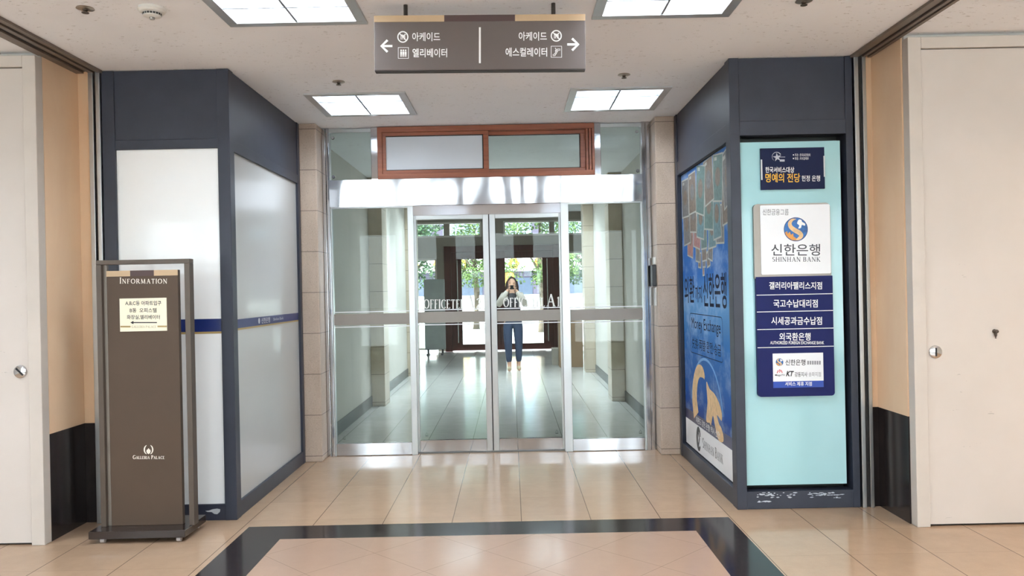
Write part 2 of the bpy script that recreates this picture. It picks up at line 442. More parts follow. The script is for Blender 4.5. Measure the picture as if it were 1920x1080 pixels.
FLOOR = m_floor('polished stone tiles', (174, 145, 119), (92, 76, 62), True)
FLOOR_IN = m_floor('grey corridor tiles', (202, 200, 196), (110, 106, 100), False)
CEIL = m_ceiling()
STONE = m_stone('honey limestone', (236, 198, 160), (246, 216, 182), 2.2, 0, .35)
DARKST = m_stone('dark granite wainscot', (36, 30, 30), (52, 45, 44), 5, 0, .18)
GRANITE = m_stone('pinkish granite', (186, 166, 148), (202, 183, 166), 6, .35, .4, (.34, .05))
STEEL = m_steel('satin stainless', (200, 203, 204), .26, 0, .06)
MIRROR = m_steel('polished stainless', (204, 205, 209), .06, .3)
HEADER = m_steel('wavy mirror stainless', (196, 196, 202), .05, .8)
NAVY = m_navy()
DOORM = m_door()
WOODW = m_wood('reddish window timber', (134, 76, 54), (164, 98, 70))
BROWN = m_wood('dark red brown door paint', (66, 28, 24), (88, 42, 36), 'z')
GLASS = glass('clear float glass', (238, 243, 240), 1.27)
GLASS_T = glass('thin window glass', (244, 248, 246), 1.45)
WHITE = mat('white lettering', (246, 246, 244), .5, var=.01)
BLACK = mat('black lettering', (34, 34, 38), .5, var=.02)
FROST = mat('white film on glass', (248, 249, 248), .18, var=.012, scale=2, coat=.3)
def m_milky():  # pale, partly see-through pane
    m = bpy.data.materials.new('milky glass'); m.use_nodes = True; t = NT(m); b = t.n['Principled BSDF']
    b.inputs['Base Color'].default_value = lin((226, 230, 236)); b.inputs['Roughness'].default_value = .3
    tr = t.new('ShaderNodeBsdfTransparent'); mx = t.new('ShaderNodeMixShader'); mx.inputs[0].default_value = .6
    t.l.new(tr.outputs[0], mx.inputs[1]); t.l.new(b.outputs[0], mx.inputs[2]); t.l.new(mx.outputs[0], t.n['Material Output'].inputs['Surface'])
    return m
MILKY = m_milky()
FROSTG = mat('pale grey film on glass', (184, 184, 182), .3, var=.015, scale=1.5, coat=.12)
CREAMW = mat('cream wall paint', (208, 204, 196), .7, var=.02, scale=2)
CREAMF = mat('cream door frame paint', (208, 198, 188), .45, var=.02)
GREYBASE = mat('dark grey skirting', (92, 94, 92), .4)
TAUPE = mat('taupe push bar', (150, 143, 135), .4, var=.02)
SLOT = mat('dark shutter slot', (44, 40, 38), .6)
SLOTB = mat('bronze slot trim', (112, 100, 90), .45)
GASKET = mat('black gasket', (30, 31, 32), .6)
SIGNBR = mat('warm grey sign enamel', (102, 92, 88), .45, var=.02)
TAN = mat('tan sign band', (196, 168, 134), .5, var=.02)
DKBR = mat('dark brown sign band', (82, 62, 60), .5, var=.02)
STANDF = mat('bronze brown stand frame', (86, 74, 64), .4, .2, var=.03)
STANDP = mat('brown stand panel', (86, 70, 57), .5, 0, .3, var=.02)
STANDB = mat('dark glossy stand base', (52, 42, 38), .14, var=.05)
CHROME = mat('chrome', (210, 210, 212), .12, 1.0, var=0)
MINT = mat('mint film on glass', (166, 212, 216), .16, var=.015, scale=2, coat=.3)
NAVYS = mat('deep blue sign board', (26, 33, 92), .5, 0, .2, var=.02)
NAVYP = mat('midnight blue plaque', (22, 30, 66), .5, 0, .2, var=.02)
BLUE = mat('bright blue strip', (28, 70, 170), .4, var=.02)
STRIPE = mat('royal blue stripe film', (28, 44, 104), .3, var=.02)
GOLD = mat('gold lettering', (240, 184, 50), .45, var=.02)
GOLDF = mat('dull gold line', (176, 150, 96), .4, var=.02)
SHEET = mat('white sign sheet', (240, 241, 243), .3, var=.01)
CREAMC = mat('cream paper card', (250, 242, 216), .6, var=.01)
LOGOB = mat('logo blue', (18, 96, 168), .35, var=.35, scale=30)
LOGOD = mat('logo deep blue', (16, 40, 96), .35, var=.05)
LOGOS = mat('logo sand', (228, 190, 138), .4, var=.12, scale=30)
LOGOO = mat('logo orange', (220, 150, 60), .4, var=.1)
GREYT = mat('grey lettering', (150, 150, 154), .5, var=.02)
REDT = mat('red mark', (206, 40, 48), .5, var=.02)
WHITEPL = mat('white plastic', (226, 224, 218), .4, var=.01)
DARKPL = mat('dark grey plastic', (62, 64, 66), .35, var=.03)
HOUSE = mat('white enamel reflector', (240, 240, 240), .3, var=0)
ALU = mat('aluminium trim', (186, 186, 186), .35, .7, var=.02)

# ------------------------------------------------------------------ setting: floor, ceiling, walls
ZC = 2.815
def sheet(name, x0, x1, y0, y1, z, holes, m, up, **kw):
    xs = sorted({x0, x1, *[h[0] for h in holes], *[h[1] for h in holes]}); ys = sorted({y0, y1, *[h[2] for h in holes], *[h[3] for h in holes]})
    b = MB()
    for xa, xb in zip(xs, xs[1:]):
        for ya, yb in zip(ys, ys[1:]):
            cx, cy = (xa + xb) / 2, (ya + yb) / 2
            if any(h[0] < cx < h[1] and h[2] < cy < h[3] for h in holes): continue
            q = [(xa, ya, z), (xb, ya, z), (xb, yb, z), (xa, yb, z)]
            b.add(q if up else q[::-1], [(0, 1, 2, 3)])
    bm = bmesh.new()
    return b.build(name, m, **kw)
sheet('floor', -6, 6, -2.75, 6.93, 0, [], FLOOR, True, kind='structure')
sheet('floor.001', -3.3, 3.3, 6.93, 18.35, 0, [], FLOOR_IN, True, kind='structure')

LW = .70
rows = [5.66, 3.48, 1.30, -.88]
cols = [-1.08, .81]
fixtures = [(x, y) for y in rows for x in cols] + [(sx * 4.0, y) for y in (2.6, .0) for sx in (-1, 1)] + [(x, y) for y in (10.6, 12.4) for x in (-.85, .5)]
holes = [(x - LW / 2, x + LW / 2, y, y + LW) for x, y in fixtures]
sheet('ceiling', -6, 6, -2.75, 13.6, ZC, holes, CEIL, False, kind='structure')
sheet('ceiling.001', -3.3, 3.3, 13.6, 18.4, 3.17, [], CEIL, False, kind='structure')
MB().box(-3.3, 3.3, 13.56, 13.6, ZC, 3.17).build('wall_soffit', CREAMW, kind='structure')
MB().box(-6.1, -6, -2.75, 6.9, 0, ZC).build('wall_left', CREAMW, kind='structure')
MB().box(6, 6.1, -2.75, 6.9, 0, ZC).build('wall_right', CREAMW, kind='structure')
# unseen back wall; openings and bars shaped for daylight and reflections
bw = MB().box(-6, 6, -2.75, -2.6, 0, .25).box(-6, 6, -2.75, -2.6, 2.62, ZC).box(-2.3, 1.25, -2.75, -2.6, .25, 2.0)  # solid middle keeps window reflections off the sliding doors
for a, b_ in ((-6, -5.8), (-2.3, -2.15), (1.1, 1.25), (5.8, 6)): bw.box(a, b_, -2.75, -2.6, .25, 2.62)
bw.build('wall_back', CREAMW, kind='structure')
for i, (x0, x1, z0) in enumerate(((-5.8, -2.3, .25), (-2.15, 1.1, 2.0), (1.25, 5.8, .25))):
    w = struct('window_%d' % (10 + i), ((x0 + x1) / 2, -2.68, z0)); fr = MB(); n = 4; hw = .1 if i != 1 else .2  # wide bars added to band the header's reflection
    for k in range(n + 1):
        xc = x0 + .025 + (x1 - x0 - .05) * k / n; q = hw if 0 < k < n else .025; fr.box(xc - q, xc + q, -2.71, -2.65, z0 + .05, 2.57)
    fr.box(x0, x1, -2.71, -2.65, z0, z0 + .05).box(x0, x1, -2.71, -2.65, 2.57, 2.62).build('window_frame', ALU, w)
    MB().box(x0 + .05, x1 - .05, -2.685, -2.68, z0 + .05, 2.57).build('pane', GLASS_T, w)

# stone returns beside the fire doors
def stone_side(name, xw, sgn, xr):
    """wall return at x = xw from Y 4.62 to 5.0 and a short facing piece at Y 5.0 reaching xr"""
    w = struct(name, (xw, 5.0, 0))
    xs = sorted((xw, xw + sgn * .25)); xf = sorted((xr, xw + sgn * .25))
    MB().box(xs[0], xs[1], 4.621, 5.0, .62, ZC).box(xf[0], xf[1], 5.0, 5.06, .62, ZC).build('stone_cladding', STONE, w)
    MB().box(xs[0], xs[1], 4.621, 5.0, 0, .62).box(xf[0], xf[1], 5.0, 5.06, 0, .62).build('granite_wainscot', DARKST, w)
stone_side('wall_left_return', -2.68, -1, -2.600)
stone_side('wall_right_return', 2.278, 1, 2.232)
# shutter tracks in the ceiling and their guide rails
for name, x0, x1 in (('trim_1', -2.69, -2.515), ('trim_2', 2.14, 2.27)):
    t = struct(name, (x0, 0, ZC))
    d = (x1 - x0) / 6
    MB().box(x0, x0 + 2 * d, -2.58, 4.98, ZC - .016, ZC).box(x0 + 3.2 * d, x0 + 4.2 * d, -2.58, 4.98, ZC - .016, ZC).box(x1 - d, x1, -2.58, 4.98, ZC - .016, ZC).build('track_rim', SLOTB, t)
    MB().box(x0 + .002, x1 - .002, -2.58, 4.975, ZC - .006, ZC + .02).build('track_slot', SLOT, t)
for name, xs in (('trim_3', (-2.600, -2.570, -2.555, -2.528)), ('trim_4', (2.157, 2.184, 2.208, 2.231))):
    t = struct(name, (xs[0], 5, 0))
    MB().bbox(xs[0], xs[1], 4.965, 5.02, 0, ZC, .003).bbox(xs[2], xs[3], 4.965, 5.02, 0, ZC, .003).build('guide_rail', STEEL, t)
    MB().box(xs[1] - .002, xs[2] + .002, 4.99, 5.02, 0, ZC).build('guide_slot', SLOT, t)

# side fire doors
def fire_door(name, x_edge, sgn, knobs):
    d = struct(name, (x_edge, 4.58, 0))
    X = lambda a: x_edge + sgn * a
    def bx(b, a0, a1, *r): p, q = sorted((X(a0), X(a1))); b.bbox(p, q, *r, .003)
    f = MB(); bx(f, 0, .075, 4.55, 4.62, 0, 2.79); bx(f, .075, 1.35, 4.55, 4.62, 2.725, 2.79); bx(f, 1.28, 1.35, 4.55, 4.62, 0, 2.725)
    f.build('door_frame', CREAMF, d)
    leaf = MB(); p, q = sorted((X(.08), X(1.275))); leaf.box(p, q, 4.565, 4.61, .012, 2.72)
    leaf.build('door_leaf', DOORM, d)
    g = MB(); p, q = sorted((X(.074), X(1.281))); g.box(p, q, 4.575, 4.612, .004, 2.727); g.build('door_seal', GASKET, d)
    x, z = knobs
    k = MB().lathe([(.0, -.012), (.026, -.012), (.036, -.008), (.038, 0), (.0, 0)], (x, 4.565, z), 28, 0, 'Y').build('flush_lock', CHROME, d, 40)
    F = lambda u, v, e=0: (u, 4.5525 - e, v)
    MB().strip(F, [(x - .02, z + .02), (x + .02, z - .02)] if sgn < 0 else [(x, z - .024), (x, z + .024)], .01, .0006).build('lock_slot', GASKET, k)
    return d
d1 = fire_door('door_1', -2.68, -1, at(38, 697, 4.56))
d2 = fire_door('door_2', 2.285, 1, at(1754, 660, 4.56))
hx, hz = at(1865, 625, 4.56)
MB().lathe([(.0, 0), (.012, 0), (.012, -.004), (.008, -.008), (.007, -.02), (.011, -.024), (.009, -.03), (0, -.031)], (hx, 4.565, hz + .012), 14, 0, 'Y').tube([(hx, 4.556, hz + .012), (hx, 4.55, hz - .012), (hx, 4.552, hz - .028)], [.008, .007, .004], 8).build('coat_hook', mat('dark bronze', (86, 74, 64), .4, .6), d2, 40)
# wall over and beyond the fire doors
for name, s in (('wall_left_front', -1), ('wall_right_front', 1)):
    xe = -2.68 if s < 0 else 2.285
    w = MB(); p, q = sorted((xe + s * .03, xe + s * 1.36)); w.box(p, q, 4.64, 4.7, 0, ZC)
    p, q = sorted((xe + s * .002, xe + s * 4)); w.box(p, q, 4.6, 4.64, 2.79, ZC)
    p, q = sorted((xe + s * 1.35, s * 6)); w.box(p, q, 4.56, 4.7, 0, ZC)
    w.build(name, CREAMW, kind='structure')

for name, p, q in (('left', -6, -1.9), ('right', 1.54, 6)): MB().box(p, q, 6.8, 6.93, 0, ZC).build('wall_%s_rear' % name, CREAMW, kind='structure')  # unseen walls added to keep outside light out
# granite piers at the automatic doors, corridor walls
XL, XR = -1.74, 1.385
MB().bbox(XL, -1.595, 6.65, 6.93, 0, ZC, .008).build('wall_left_pier', GRANITE, kind='structure')
MB().bbox(1.222, XR, 6.65, 6.93, 0, ZC, .008).build('wall_right_pier', GRANITE, kind='structure')
for name, x, s in (('left', XL, -1), ('right', XR, 1)):
    p, q = sorted((x, x + s * .15))
    MB().box(p, q, 6.66, 13.6, 0, ZC).build('wall_%s_corridor' % name, CREAMW, kind='structure')
    b = MB()
    for y0, y1 in ((6.95, 9.83), (10.2, 13.5)):
        a, c = sorted((x, x - s * .012)); b.box(a, c, y0, y1, 0, .13)
    b.build('baseboard_%s' % name, GREYBASE, kind='structure')
    a, c = sorted((x, x - s * .17))
    MB().bbox(a, c, 9.83, 10.2, 0, ZC, .006).bbox(a, c, 13.25, 13.6, 0, ZC, .006).build('wall_%s_pilaster' % name, m_stone('corridor stone ' + name, (196, 182, 162), (208, 194, 176), 5, .15, .4, (.34, .05)), kind='structure')
    p, q = sorted((s * 3.3, s * 3.4)); MB().box(p, q, 13.6, 18.4, 0, 3.17).build('wall_%s_lobby' % name, CREAMW, kind='structure')
    p, q = sorted((x + s * .15, s * 3.4)); MB().box(p, q, 13.5, 13.6, 0, 3.17).build('wall_%s_cheek' % name, CREAMW, kind='structure')

# ------------------------------------------------------------------ ceiling fixtures
EMIT = bpy.data.materials.new('fluorescent tube'); EMIT.use_nodes = True
_t = NT(EMIT); _b = _t.n['Principled BSDF']
_b.inputs['Base Color'].default_value = (1, 1, 1, 1); _b.inputs['Emission Color'].default_value = (.97, .98, 1, 1); _b.inputs['Emission Strength'].default_value = 6.0
lamp_labels = {}
def make_light(loc, label, group):
    x, y = loc; h = LW / 2; cx, cy = x, y + h
    t = thing('ceiling_light', label, 'ceiling light', (cx, cy, ZC), group)
    f = MB(); w = .042
    for a in ((cx - h - .01, cx + h + .01, cy - h - .01, cy - h + w), (cx - h - .01, cx + h + .01, cy + h - w, cy + h + .01), (cx - h - .01, cx - h + w, cy - h + w, cy + h - w), (cx + h - w, cx + h + .01, cy - h + w, cy + h - w)):
        f.bbox(a[0], a[1], a[2], a[3], ZC - .012, ZC + .004, .002)
    f.build('light_frame', ALU, t)
    r = MB(); i = h - w; zt = ZC + .11
    r.add([(cx - i, cy - i, ZC), (cx + i, cy - i, ZC), (cx + i, cy + i, ZC), (cx - i, cy + i, ZC), (cx - i + .05, cy - i + .05, zt), (cx + i - .05, cy - i + .05, zt), (cx + i - .05, cy + i - .05, zt), (cx - i + .05, cy + i - .05, zt)],
          [(0, 1, 5, 4), (1, 2, 6, 5), (2, 3, 7, 6), (3, 0, 4, 7), (4, 5, 6, 7)])
    r.build('reflector', HOUSE, t)
    l = MB()
    l.box(cx - .006, cx + .006, cy - i, cy + i, ZC - .008, ZC + .06)
    for k in (-1, 1): l.box(cx - i, cx + i, cy + k * i / 3 - .005, cy + k * i / 3 + .005, ZC - .008, ZC + .06)
    l.build('louvre', mat('satin louvre', (120, 124, 128), .6, 0, var=0), t)
    for k in (-1, 0, 1):
        MB().cyl((cx - i + .03, cy + k * i * .66, ZC + .065), (cx + i - .03, cy + k * i * .66, ZC + .065), .014, n=10).build('fluorescent_tube', EMIT, t, 40)
    return t
PLACE = {0: ('square louvred ceiling light nearest the door wall, on the left', 'ceiling lights of the bay'), 1: ('square louvred ceiling light nearest the door wall, on the right', 'ceiling lights of the bay'),
         2: ('square louvred ceiling light left of the hanging sign, cut by the top edge', 'ceiling lights of the bay'), 3: ('square louvred ceiling light right of the hanging sign, cut by the top edge', 'ceiling lights of the bay')}
first = None
for i, (x, y) in enumerate(fixtures):
    if i in PLACE: lb, gp = PLACE[i]
    elif i < 8: lb, gp = 'square louvred ceiling light in the lobby behind the viewpoint', 'ceiling lights behind the viewpoint'
    elif i < 12: lb, gp = 'square louvred ceiling light in the side hall behind a fire door line', 'ceiling lights of the side halls'
    else: lb, gp = ['square ceiling light of the corridor behind the left transom, nearer one', 'square ceiling light of the corridor behind the right transom, nearer one', 'square ceiling light deep in the corridor on its left', 'square ceiling light deep in the corridor on its right'][i - 12], 'ceiling lights of the corridor'
    if first is None: first = make_light((x, y), lb, gp)
    else: dup(first, (x, y + LW / 2, ZC), lb, gp)
    ld = bpy.data.lights.new('fixture_lamp', 'AREA'); ld.shape = 'SQUARE'; ld.size = .52; ld.energy = LAMP_W * (1.9 if i >= 12 else 1.0); ld.color = (.82, .94, 1.06)
    if i < 2: ld.energy = LAMP_W * .65
    if 4 <= i < 8: ld.energy = LAMP_W * 1.35
    if 8 <= i < 12: ld.energy = LAMP_W * 2.4
    if i in (9, 11): ld.energy = LAMP_W * 1.9; ld.color = (1, .84, .66)
    lo = bpy.data.objects.new('fixture_lamp', ld); COL.objects.link(lo); lo.location = (x, y + LW / 2, ZC + .095)

# ------------------------------------------------------------------ ceiling fittings
def sprinkler(px, py, Y, label):
    x, _ = at(px, py, Y)
    s = thing('sprinkler', label, 'sprinkler', (x, Y, ZC), 'ceiling sprinklers')
    MB().lathe([(0, 0), (.04, 0), (.042, -.004), (.03, -.008), (.018, -.009), (0, -.009)], (x, Y, ZC), 24).build('escutcheon', mat('bronze chrome', (170, 160, 148), .3, .8), s, 40)
    MB().lathe([(0, -.006), (.012, -.006), (.012, -.014), (.007, -.017), (.007, -.021), (.017, -.022), (.017, -.025), (0, -.025)], (x, Y, ZC), 16).build('sprinkler_head', mat('dull brass', (96, 86, 76), .4, .8), s, 40)
sprinkler(160, 15, 3.90, 'small round sprinkler beside the white smoke detector')
sprinkler(635, 153, 5.35, 'small sprinkler above the far left ceiling light')
sprinkler(1170, 140, 5.32, 'small sprinkler above the far right ceiling light')
sprinkler(1507, -3, 4.0, 'small sprinkler on the ceiling above the blue sign booth, at the top edge')
x, _ = at(285, 15, 3.92)
sd = thing('smoke_detector', 'white round smoke detector on the ceiling at upper left', 'smoke detector', (x, 3.92, ZC))
MB().lathe([(0, 0), (.064, 0), (.066, -.012), (.058, -.022), (.046, -.026), (0, -.026)], (x, 3.92, ZC), 36).build('base', WHITEPL, sd, 30)
MB().lathe([(0, -.024), (.044, -.024), (.042, -.040), (.026, -.046), (0, -.046)], (x, 3.92, ZC), 32).build('sensor_dome', WHITEPL, sd, 30)
v = MB()
for i in range(20):
    a = 2 * PI * i / 20; c, s_ = math.cos(a), math.sin(a); q = .0052
    v.add([(x + c * .0445 - s_ * q, 3.92 + s_ * .0445 + c * q, ZC - .028), (x + c * .0445 + s_ * q, 3.92 + s_ * .0445 - c * q, ZC - .028), (x + c * .0435 + s_ * q, 3.92 + s_ * .0435 - c * q, ZC - .037), (x + c * .0435 - s_ * q, 3.92 + s_ * .0435 + c * q, ZC - .037)], [(0, 1, 2, 3)])
v.build('vent_slots', GASKET, sd)
MB().lathe([(0, -.044), (.014, -.044), (.011, -.056), (0, -.058)], (x, 3.92, ZC), 18).build('indicator', mat('grey plastic', (150, 148, 144), .4), sd, 40)

# ------------------------------------------------------------------ hanging sign
YS = 3.95
sx, sz = at(900, 82, YS)
hs = thing('hanging_sign', 'warm grey hanging direction sign with white arrows on two short rods', 'sign', (sx, YS, sz))
ORIG[hs.name] = (0, 0, 0)
K = YS / FPX
def HS(px, py, d=0.0):
    u, w = px - 900, py - 82
    return ((u - w * .0076) * K, -.022 - d, -(w + u * .0076) * K)
U = lambda px: (px - 900) * K
V = lambda py: -(py - 82) * K
SB = MB().bbox(U(703), U(1097), -.022, .022, V(133), V(31), .003).build('sign_body', SIGNBR, hs)
MB().bbox(U(703.5), U(1096.5), -.021, .021, V(135), V(132.5), .002).build('bottom_edge', mat('dark sign edge', (48, 42, 40), .5), hs)
b = MB()
for a, c, m in ((703, 834, 0), (834, 966, 1), (966, 1097, 0)): b.box(U(a), U(c), -.0235, -.0215, V(43), V(31), m)
b.build('top_band', [TAN, DKBR], hs)
for px in (761, 1038):
    MB().cyl((U(px), 0, V(31)), (U(px) , 0, V(31) + .062), .0105, n=16).build('hanging_rod', mat('dark rod', (64, 60, 58), .4, .5), hs, 40)
T(SB, WHITE, HS, '아케이드', 774, 826, 80, 63.5, .0006, bold=.014)
T(SB, WHITE, HS, '엘리베이터', 774.5, 839, 110, 93.5, .0006, bold=.014)
T(SB, WHITE, HS, '아케이드', 972.5, 1025, 79, 62.5, .0006, bold=.014)
T(SB, WHITE, HS, '에스컬레이터', 948, 1025.5, 108.7, 92, .0006, bold=.014)
b = MB(); b.strip(HS, [(737, 89), (718, 89)], 4.2, .0006); b.strip(HS, [(728, 78), (716.5, 89), (728, 100)], 4.4, .0007)
b.build('arrow', WHITE, SB)
b = MB(); b.strip(HS, [(1063, 86), (1082, 86)], 4.2, .0006); b.strip(HS, [(1072, 75), (1083.5, 86), (1072, 97)], 4.4, .0007)
b.build('arrow', WHITE, SB)
MB().rect(HS, 898.3, 901.8, 121, 54, .0006).build('divider_line', WHITE, SB)
def no_dog(b, cx, cy):
    b.strip(HS, arc(cx, cy, 9.3, 9.8, 0, 360, 30)[:-1], 2.2, .0006, 0, True)
    b.strip(HS, [(cx - 6.5, cy - 6.8), (cx + 6.5, cy + 6.8)], 2.0, .0009)
    b.strip(HS, [(cx - 3.2, cy - 3), (cx + 2.8, cy - 1.5)], 3.4, .0007)                   # back of the animal
    for dx in (-3.6, -1.2, 2.2, 3.8): b.strip(HS, [(cx + dx, cy - 1.5), (cx + dx, cy + 5)], 1.3, .0007)
    b.strip(HS, [(cx + 2.6, cy - 1), (cx + 4, cy - 5), (cx + 5.6, cy - 4.2)], 2.0, .0008)
    b.strip(HS, [(cx - 3.6, cy - 2), (cx - 4.6, cy - 5)], 1.2, .0008)
for cx, cy in ((756.5, 72), (1042.5, 70)):
    b = MB(); no_dog(b, cx, cy); b.build('no_pets_symbol', WHITE, SB)
b = MB(); b.strip(HS, [(748, 91.8), (767, 91.8), (767, 112), (748, 112)], 1.2, .0006, 0, True)
for dx in (-4.2, 0, 4.2):
    b.disc(HS, 757.5 + dx, 97, 1.6, .0006, n=12); b.rect(HS, 757.5 + dx - 1.7, 757.5 + dx + 1.7, 105, 99.2, .0006)
    b.rect(HS, 757.5 + dx - 1.5, 757.5 + dx - .3, 109, 104.8, .0006); b.rect(HS, 757.5 + dx + .3, 757.5 + dx + 1.5, 109, 104.8, .0006)
b.build('elevator_symbol', WHITE, SB)
b = MB(); b.strip(HS, [(1033, 89.3), (1052.5, 89.3), (1052.5, 110), (1033, 110)], 1.2, .0006, 0, True)
b.strip(HS, [(1036.5, 107), (1040, 107), (1046, 97), (1049.5, 97), (1049.5, 94.5), (1045, 94.5), (1039, 104.5), (1036.5, 104.5)], 1.1, .0006, 0, True)
b.strip(HS, [(1040.5, 99), (1042.3, 95), (1040.5, 92.5)], 1.2, .0007)
b.build('escalator_symbol', WHITE, SB)
hs.rotation_euler = (0, .0129, 0)

# ------------------------------------------------------------------ information stand
IS = thing('information_stand', 'tall brown information stand on a dark wheeled base beside the left fire door', 'sign stand', (-2.15, 4.67, 0))
MB().bbox(-2.43, -1.88, 4.545, 4.86, .028, .072, .004).build('base', STANDB, IS)
wheels = [(-2.36, 4.575), (-1.925, 4.575), (-2.36, 4.83), (-1.925, 4.83)]
for wx, wy in wheels:
    MB().cyl((wx - .012, wy, .016), (wx + .012, wy, .016), .0155, n=18).box(wx - .004, wx + .004, wy - .006, wy + .006, .02, .03).build('caster', mat('clear caster', (190, 180, 176), .3), IS, 40)
ZT = 1.618
for x0 in (-2.405, -1.893):
    MB().bbox(x0, x0 + .031, 4.64, 4.70, .072, ZT - .0262, .002).build('post', STANDF, IS)
MB().bbox(-2.405, -1.862, 4.64, 4.70, ZT - .026, ZT, .002).build('top_bar', STANDF, IS)
PNL = MB().bbox(-2.352, -1.937, 4.657, 4.69, .072, 1.556, .002).build('panel', STANDP, IS)
MB().box(-2.374, -2.356, 4.665, 4.69, .072, ZT - .026).build('side_rod', mat('grey side rod', (140, 130, 120), .4, .3), IS)
IP = px_front(4.657)
b = MB(); z0, z1 = at(270, 517.5, 4.657)[1], 1.556; xs = (-2.352, -2.352 + .415 / 3, -2.352 + .83 / 3, -1.937)
for i in range(3): b.box(xs[i], xs[i + 1], 4.655, 4.658, z0, z1, i % 2)
b.build('top_band', [TAN, DKBR], IS)
MB().serif(IP, 'Information', 225, 313.5, 531.5, 520.5, .0012, weight=1.15).build('lettering', mat('warm white lettering', (248, 240, 226), .5, var=.01), PNL)
cd = MB(); 
cx0, cz1 = at(224.5, 560, 4.655); cx1, cz0 = at(313.5, 620, 4.655)
cd.box(cx0, cx1, 4.6525, 4.657, cz0, cz1); CARD_ = cd.build('paper_card', CREAMC, IS)
CP = px_front(4.6525); b = MB()
T(CARD_, BLACK, CP, 'A,B,C동 아파트입구', 235, 302.5, 573, 564, .0006, bold=.012)
T(CARD_, BLACK, CP, 'B동  오피스텔', 243.5, 294, 586, 577.5, .0006, bold=.012)
T(CARD_, BLACK, CP, '화장실,엘리베이터', 238, 300, 599, 590.5, .0006, bold=.012)
b = MB(); b.rect(CP, 249, 294.5, 605.8, 603.8, .0006); b.flat(CP, [(244.5, 604.9), (250.5, 608), (250.5, 601.5)], .0006)
b.build('arrow', BLACK, CARD_)
MB().rect(CP, 226, 245, 614, 610.8, .0006).build('gold_strip', GOLDF, CARD_); MB().rect(CP, 295.5, 313, 613.5, 610.4, .0006).build('gold_strip', GOLDF, CARD_)
MB().serif(CP, 'GALLERIA PALACE', 247, 293, 614.8, 610.5, .0007).build('lettering', mat('bronze lettering', (170, 150, 110), .5), CARD_)
T(PNL, mat('warm white lettering', (248, 240, 226), .5), IP, 'Galleria Palace', 249.5, 308.5, 860.5, 853.5, .0012, kind='serif', weight=1.3)
b = MB()
b.strip(IP, arc(277.6, 843, 6.6, 8.8, 112, 248, 12), [.9 + 1.6 * math.sin(PI * i / 12) for i in range(13)], .0012)
b.strip(IP, arc(280, 843, 6.6, 8.8, -68, 68, 12), [.9 + 1.6 * math.sin(PI * i / 12) for i in range(13)], .0012)
b.flat(IP, [(274.6, 846.5), (275.4, 843.2), (277, 842.6), (278.8, 840.2), (280.8, 842.6), (282.2, 843.2), (282.9, 846.5), (281.4, 849.6), (278.8, 851.4), (276.2, 849.6)], .0012)
b.build('emblem', mat('warm white lettering', (248, 240, 226), .5), PNL)

# ------------------------------------------------------------------ left booth: white window booth
YB = 4.98; XBL, XBR = -2.525, -1.733
LB = thing('window_booth', 'dark blue framed booth with white filmed windows behind the information stand', 'booth', (-2.13, 5.8, 0))
fr = MB()
Z1 = 2.32
fr.bbox(XBL, XBL + .078, YB, YB + .07, 0, ZC - .003, .003)                         # left post
fr.bbox(XBR - .075, XBR, YB, YB + .085, 0, ZC - .003, .003)                        # corner post
fr.bbox(XBL + .07, XBR - .07, YB + .003, YB + .07, 0, .1, .003)                    # sill
fr.bbox(XBL + .07, XBR - .07, YB + .003, YB + .07, Z1, Z1 + .06, .003)             # head
fr.bbox(XBR - .07, XBR, 6.58, 6.64, 0, ZC - .003, .003)
fr.bbox(XBR - .07, XBR - .003, YB + .07, 6.6, 0, .1, .003)
fr.bbox(XBR - .07, XBR - .003, YB + .07, 6.6, Z1 - .01, Z1 + .06, .003)
fr.box(XBL, XBR - .07, 6.60, 6.64, 0, ZC - .003).box(XBL, XBL + .04, YB + .07, 6.6, 0, ZC - .003)  # unseen back and outer side, added to shut out sky light
fr.build('frame', NAVY, LB)
up = MB().box(XBL + .07, XBR - .07, YB + .008, YB + .06, Z1 + .055, ZC - .004).box(XBR - .06, XBR - .008, YB + .07, 6.6, Z1 + .055, ZC - .004)
up.build('upper_panel', NAVY, LB)
MB().box(XBL + .078, XBR - .075, YB + .02, YB + .03, .1, Z1).build('front_window', FROST, LB)
MB().box(XBR - .03, XBR - .02, YB + .085, 6.58, .1, Z1).build('side_window', FROSTG, LB)
za, zb = at(395, 598, YB)[1], at(395, 622, YB)[1]
MB().box(XBL + .079, XBR - .0755, YB + .0185, YB + .0205, zb, za).build('blue_stripe', STRIPE, LB)
MB().box(XBL + .079, XBR - .0755, YB + .0185, YB + .0205, zb - .013, zb).build('gold_stripe', GOLDF, LB)
s1 = MB().box(XBR - .021, XBR - .0185, YB + .086, 6.575, zb + .012, za - .01).build('side_stripe', STRIPE, LB)
MB().box(XBR - .021, XBR - .0186, YB + .086, 6.575, zb, zb + .012).build('gold_stripe', GOLDF, LB)
LS = lambda u, v, d=0: (XBR - .0185 + d, u, v)
zm = (za + zb) / 2
PGL = mat('pale grey lettering', (214, 216, 220), .5)
T(LB, PGL, LS, '신한은행', 5.60, 5.80, zm - .018, zm + .022, .0008, bold=.015); T(LB, PGL, LS, 'Shinhan Bank', 5.88, 6.14, zm - .008, zm + .012, .0008)
MB().disc(LS, 5.55, zm + .003, .02, .0008).build('emblem', PGL, LB)
sc = MB(); FS = front(YB + .0028); xa, zz = at(398, 959, YB)
sc.flat(FS, [(xa - .045, zz + .004), (xa - .02, zz + .006), (xa, zz + .013), (xa + .03, zz + .017), (xa + .05, zz + .012), (xa + .047, zz - .004), (xa + .03, zz - .018), (xa + .012, zz - .016), (xa - .004, zz - .004), (xa - .03, zz - .003)], .0006)
sc.build('chipped_paint', mat('bare primer', (186, 190, 192), .6), LB)

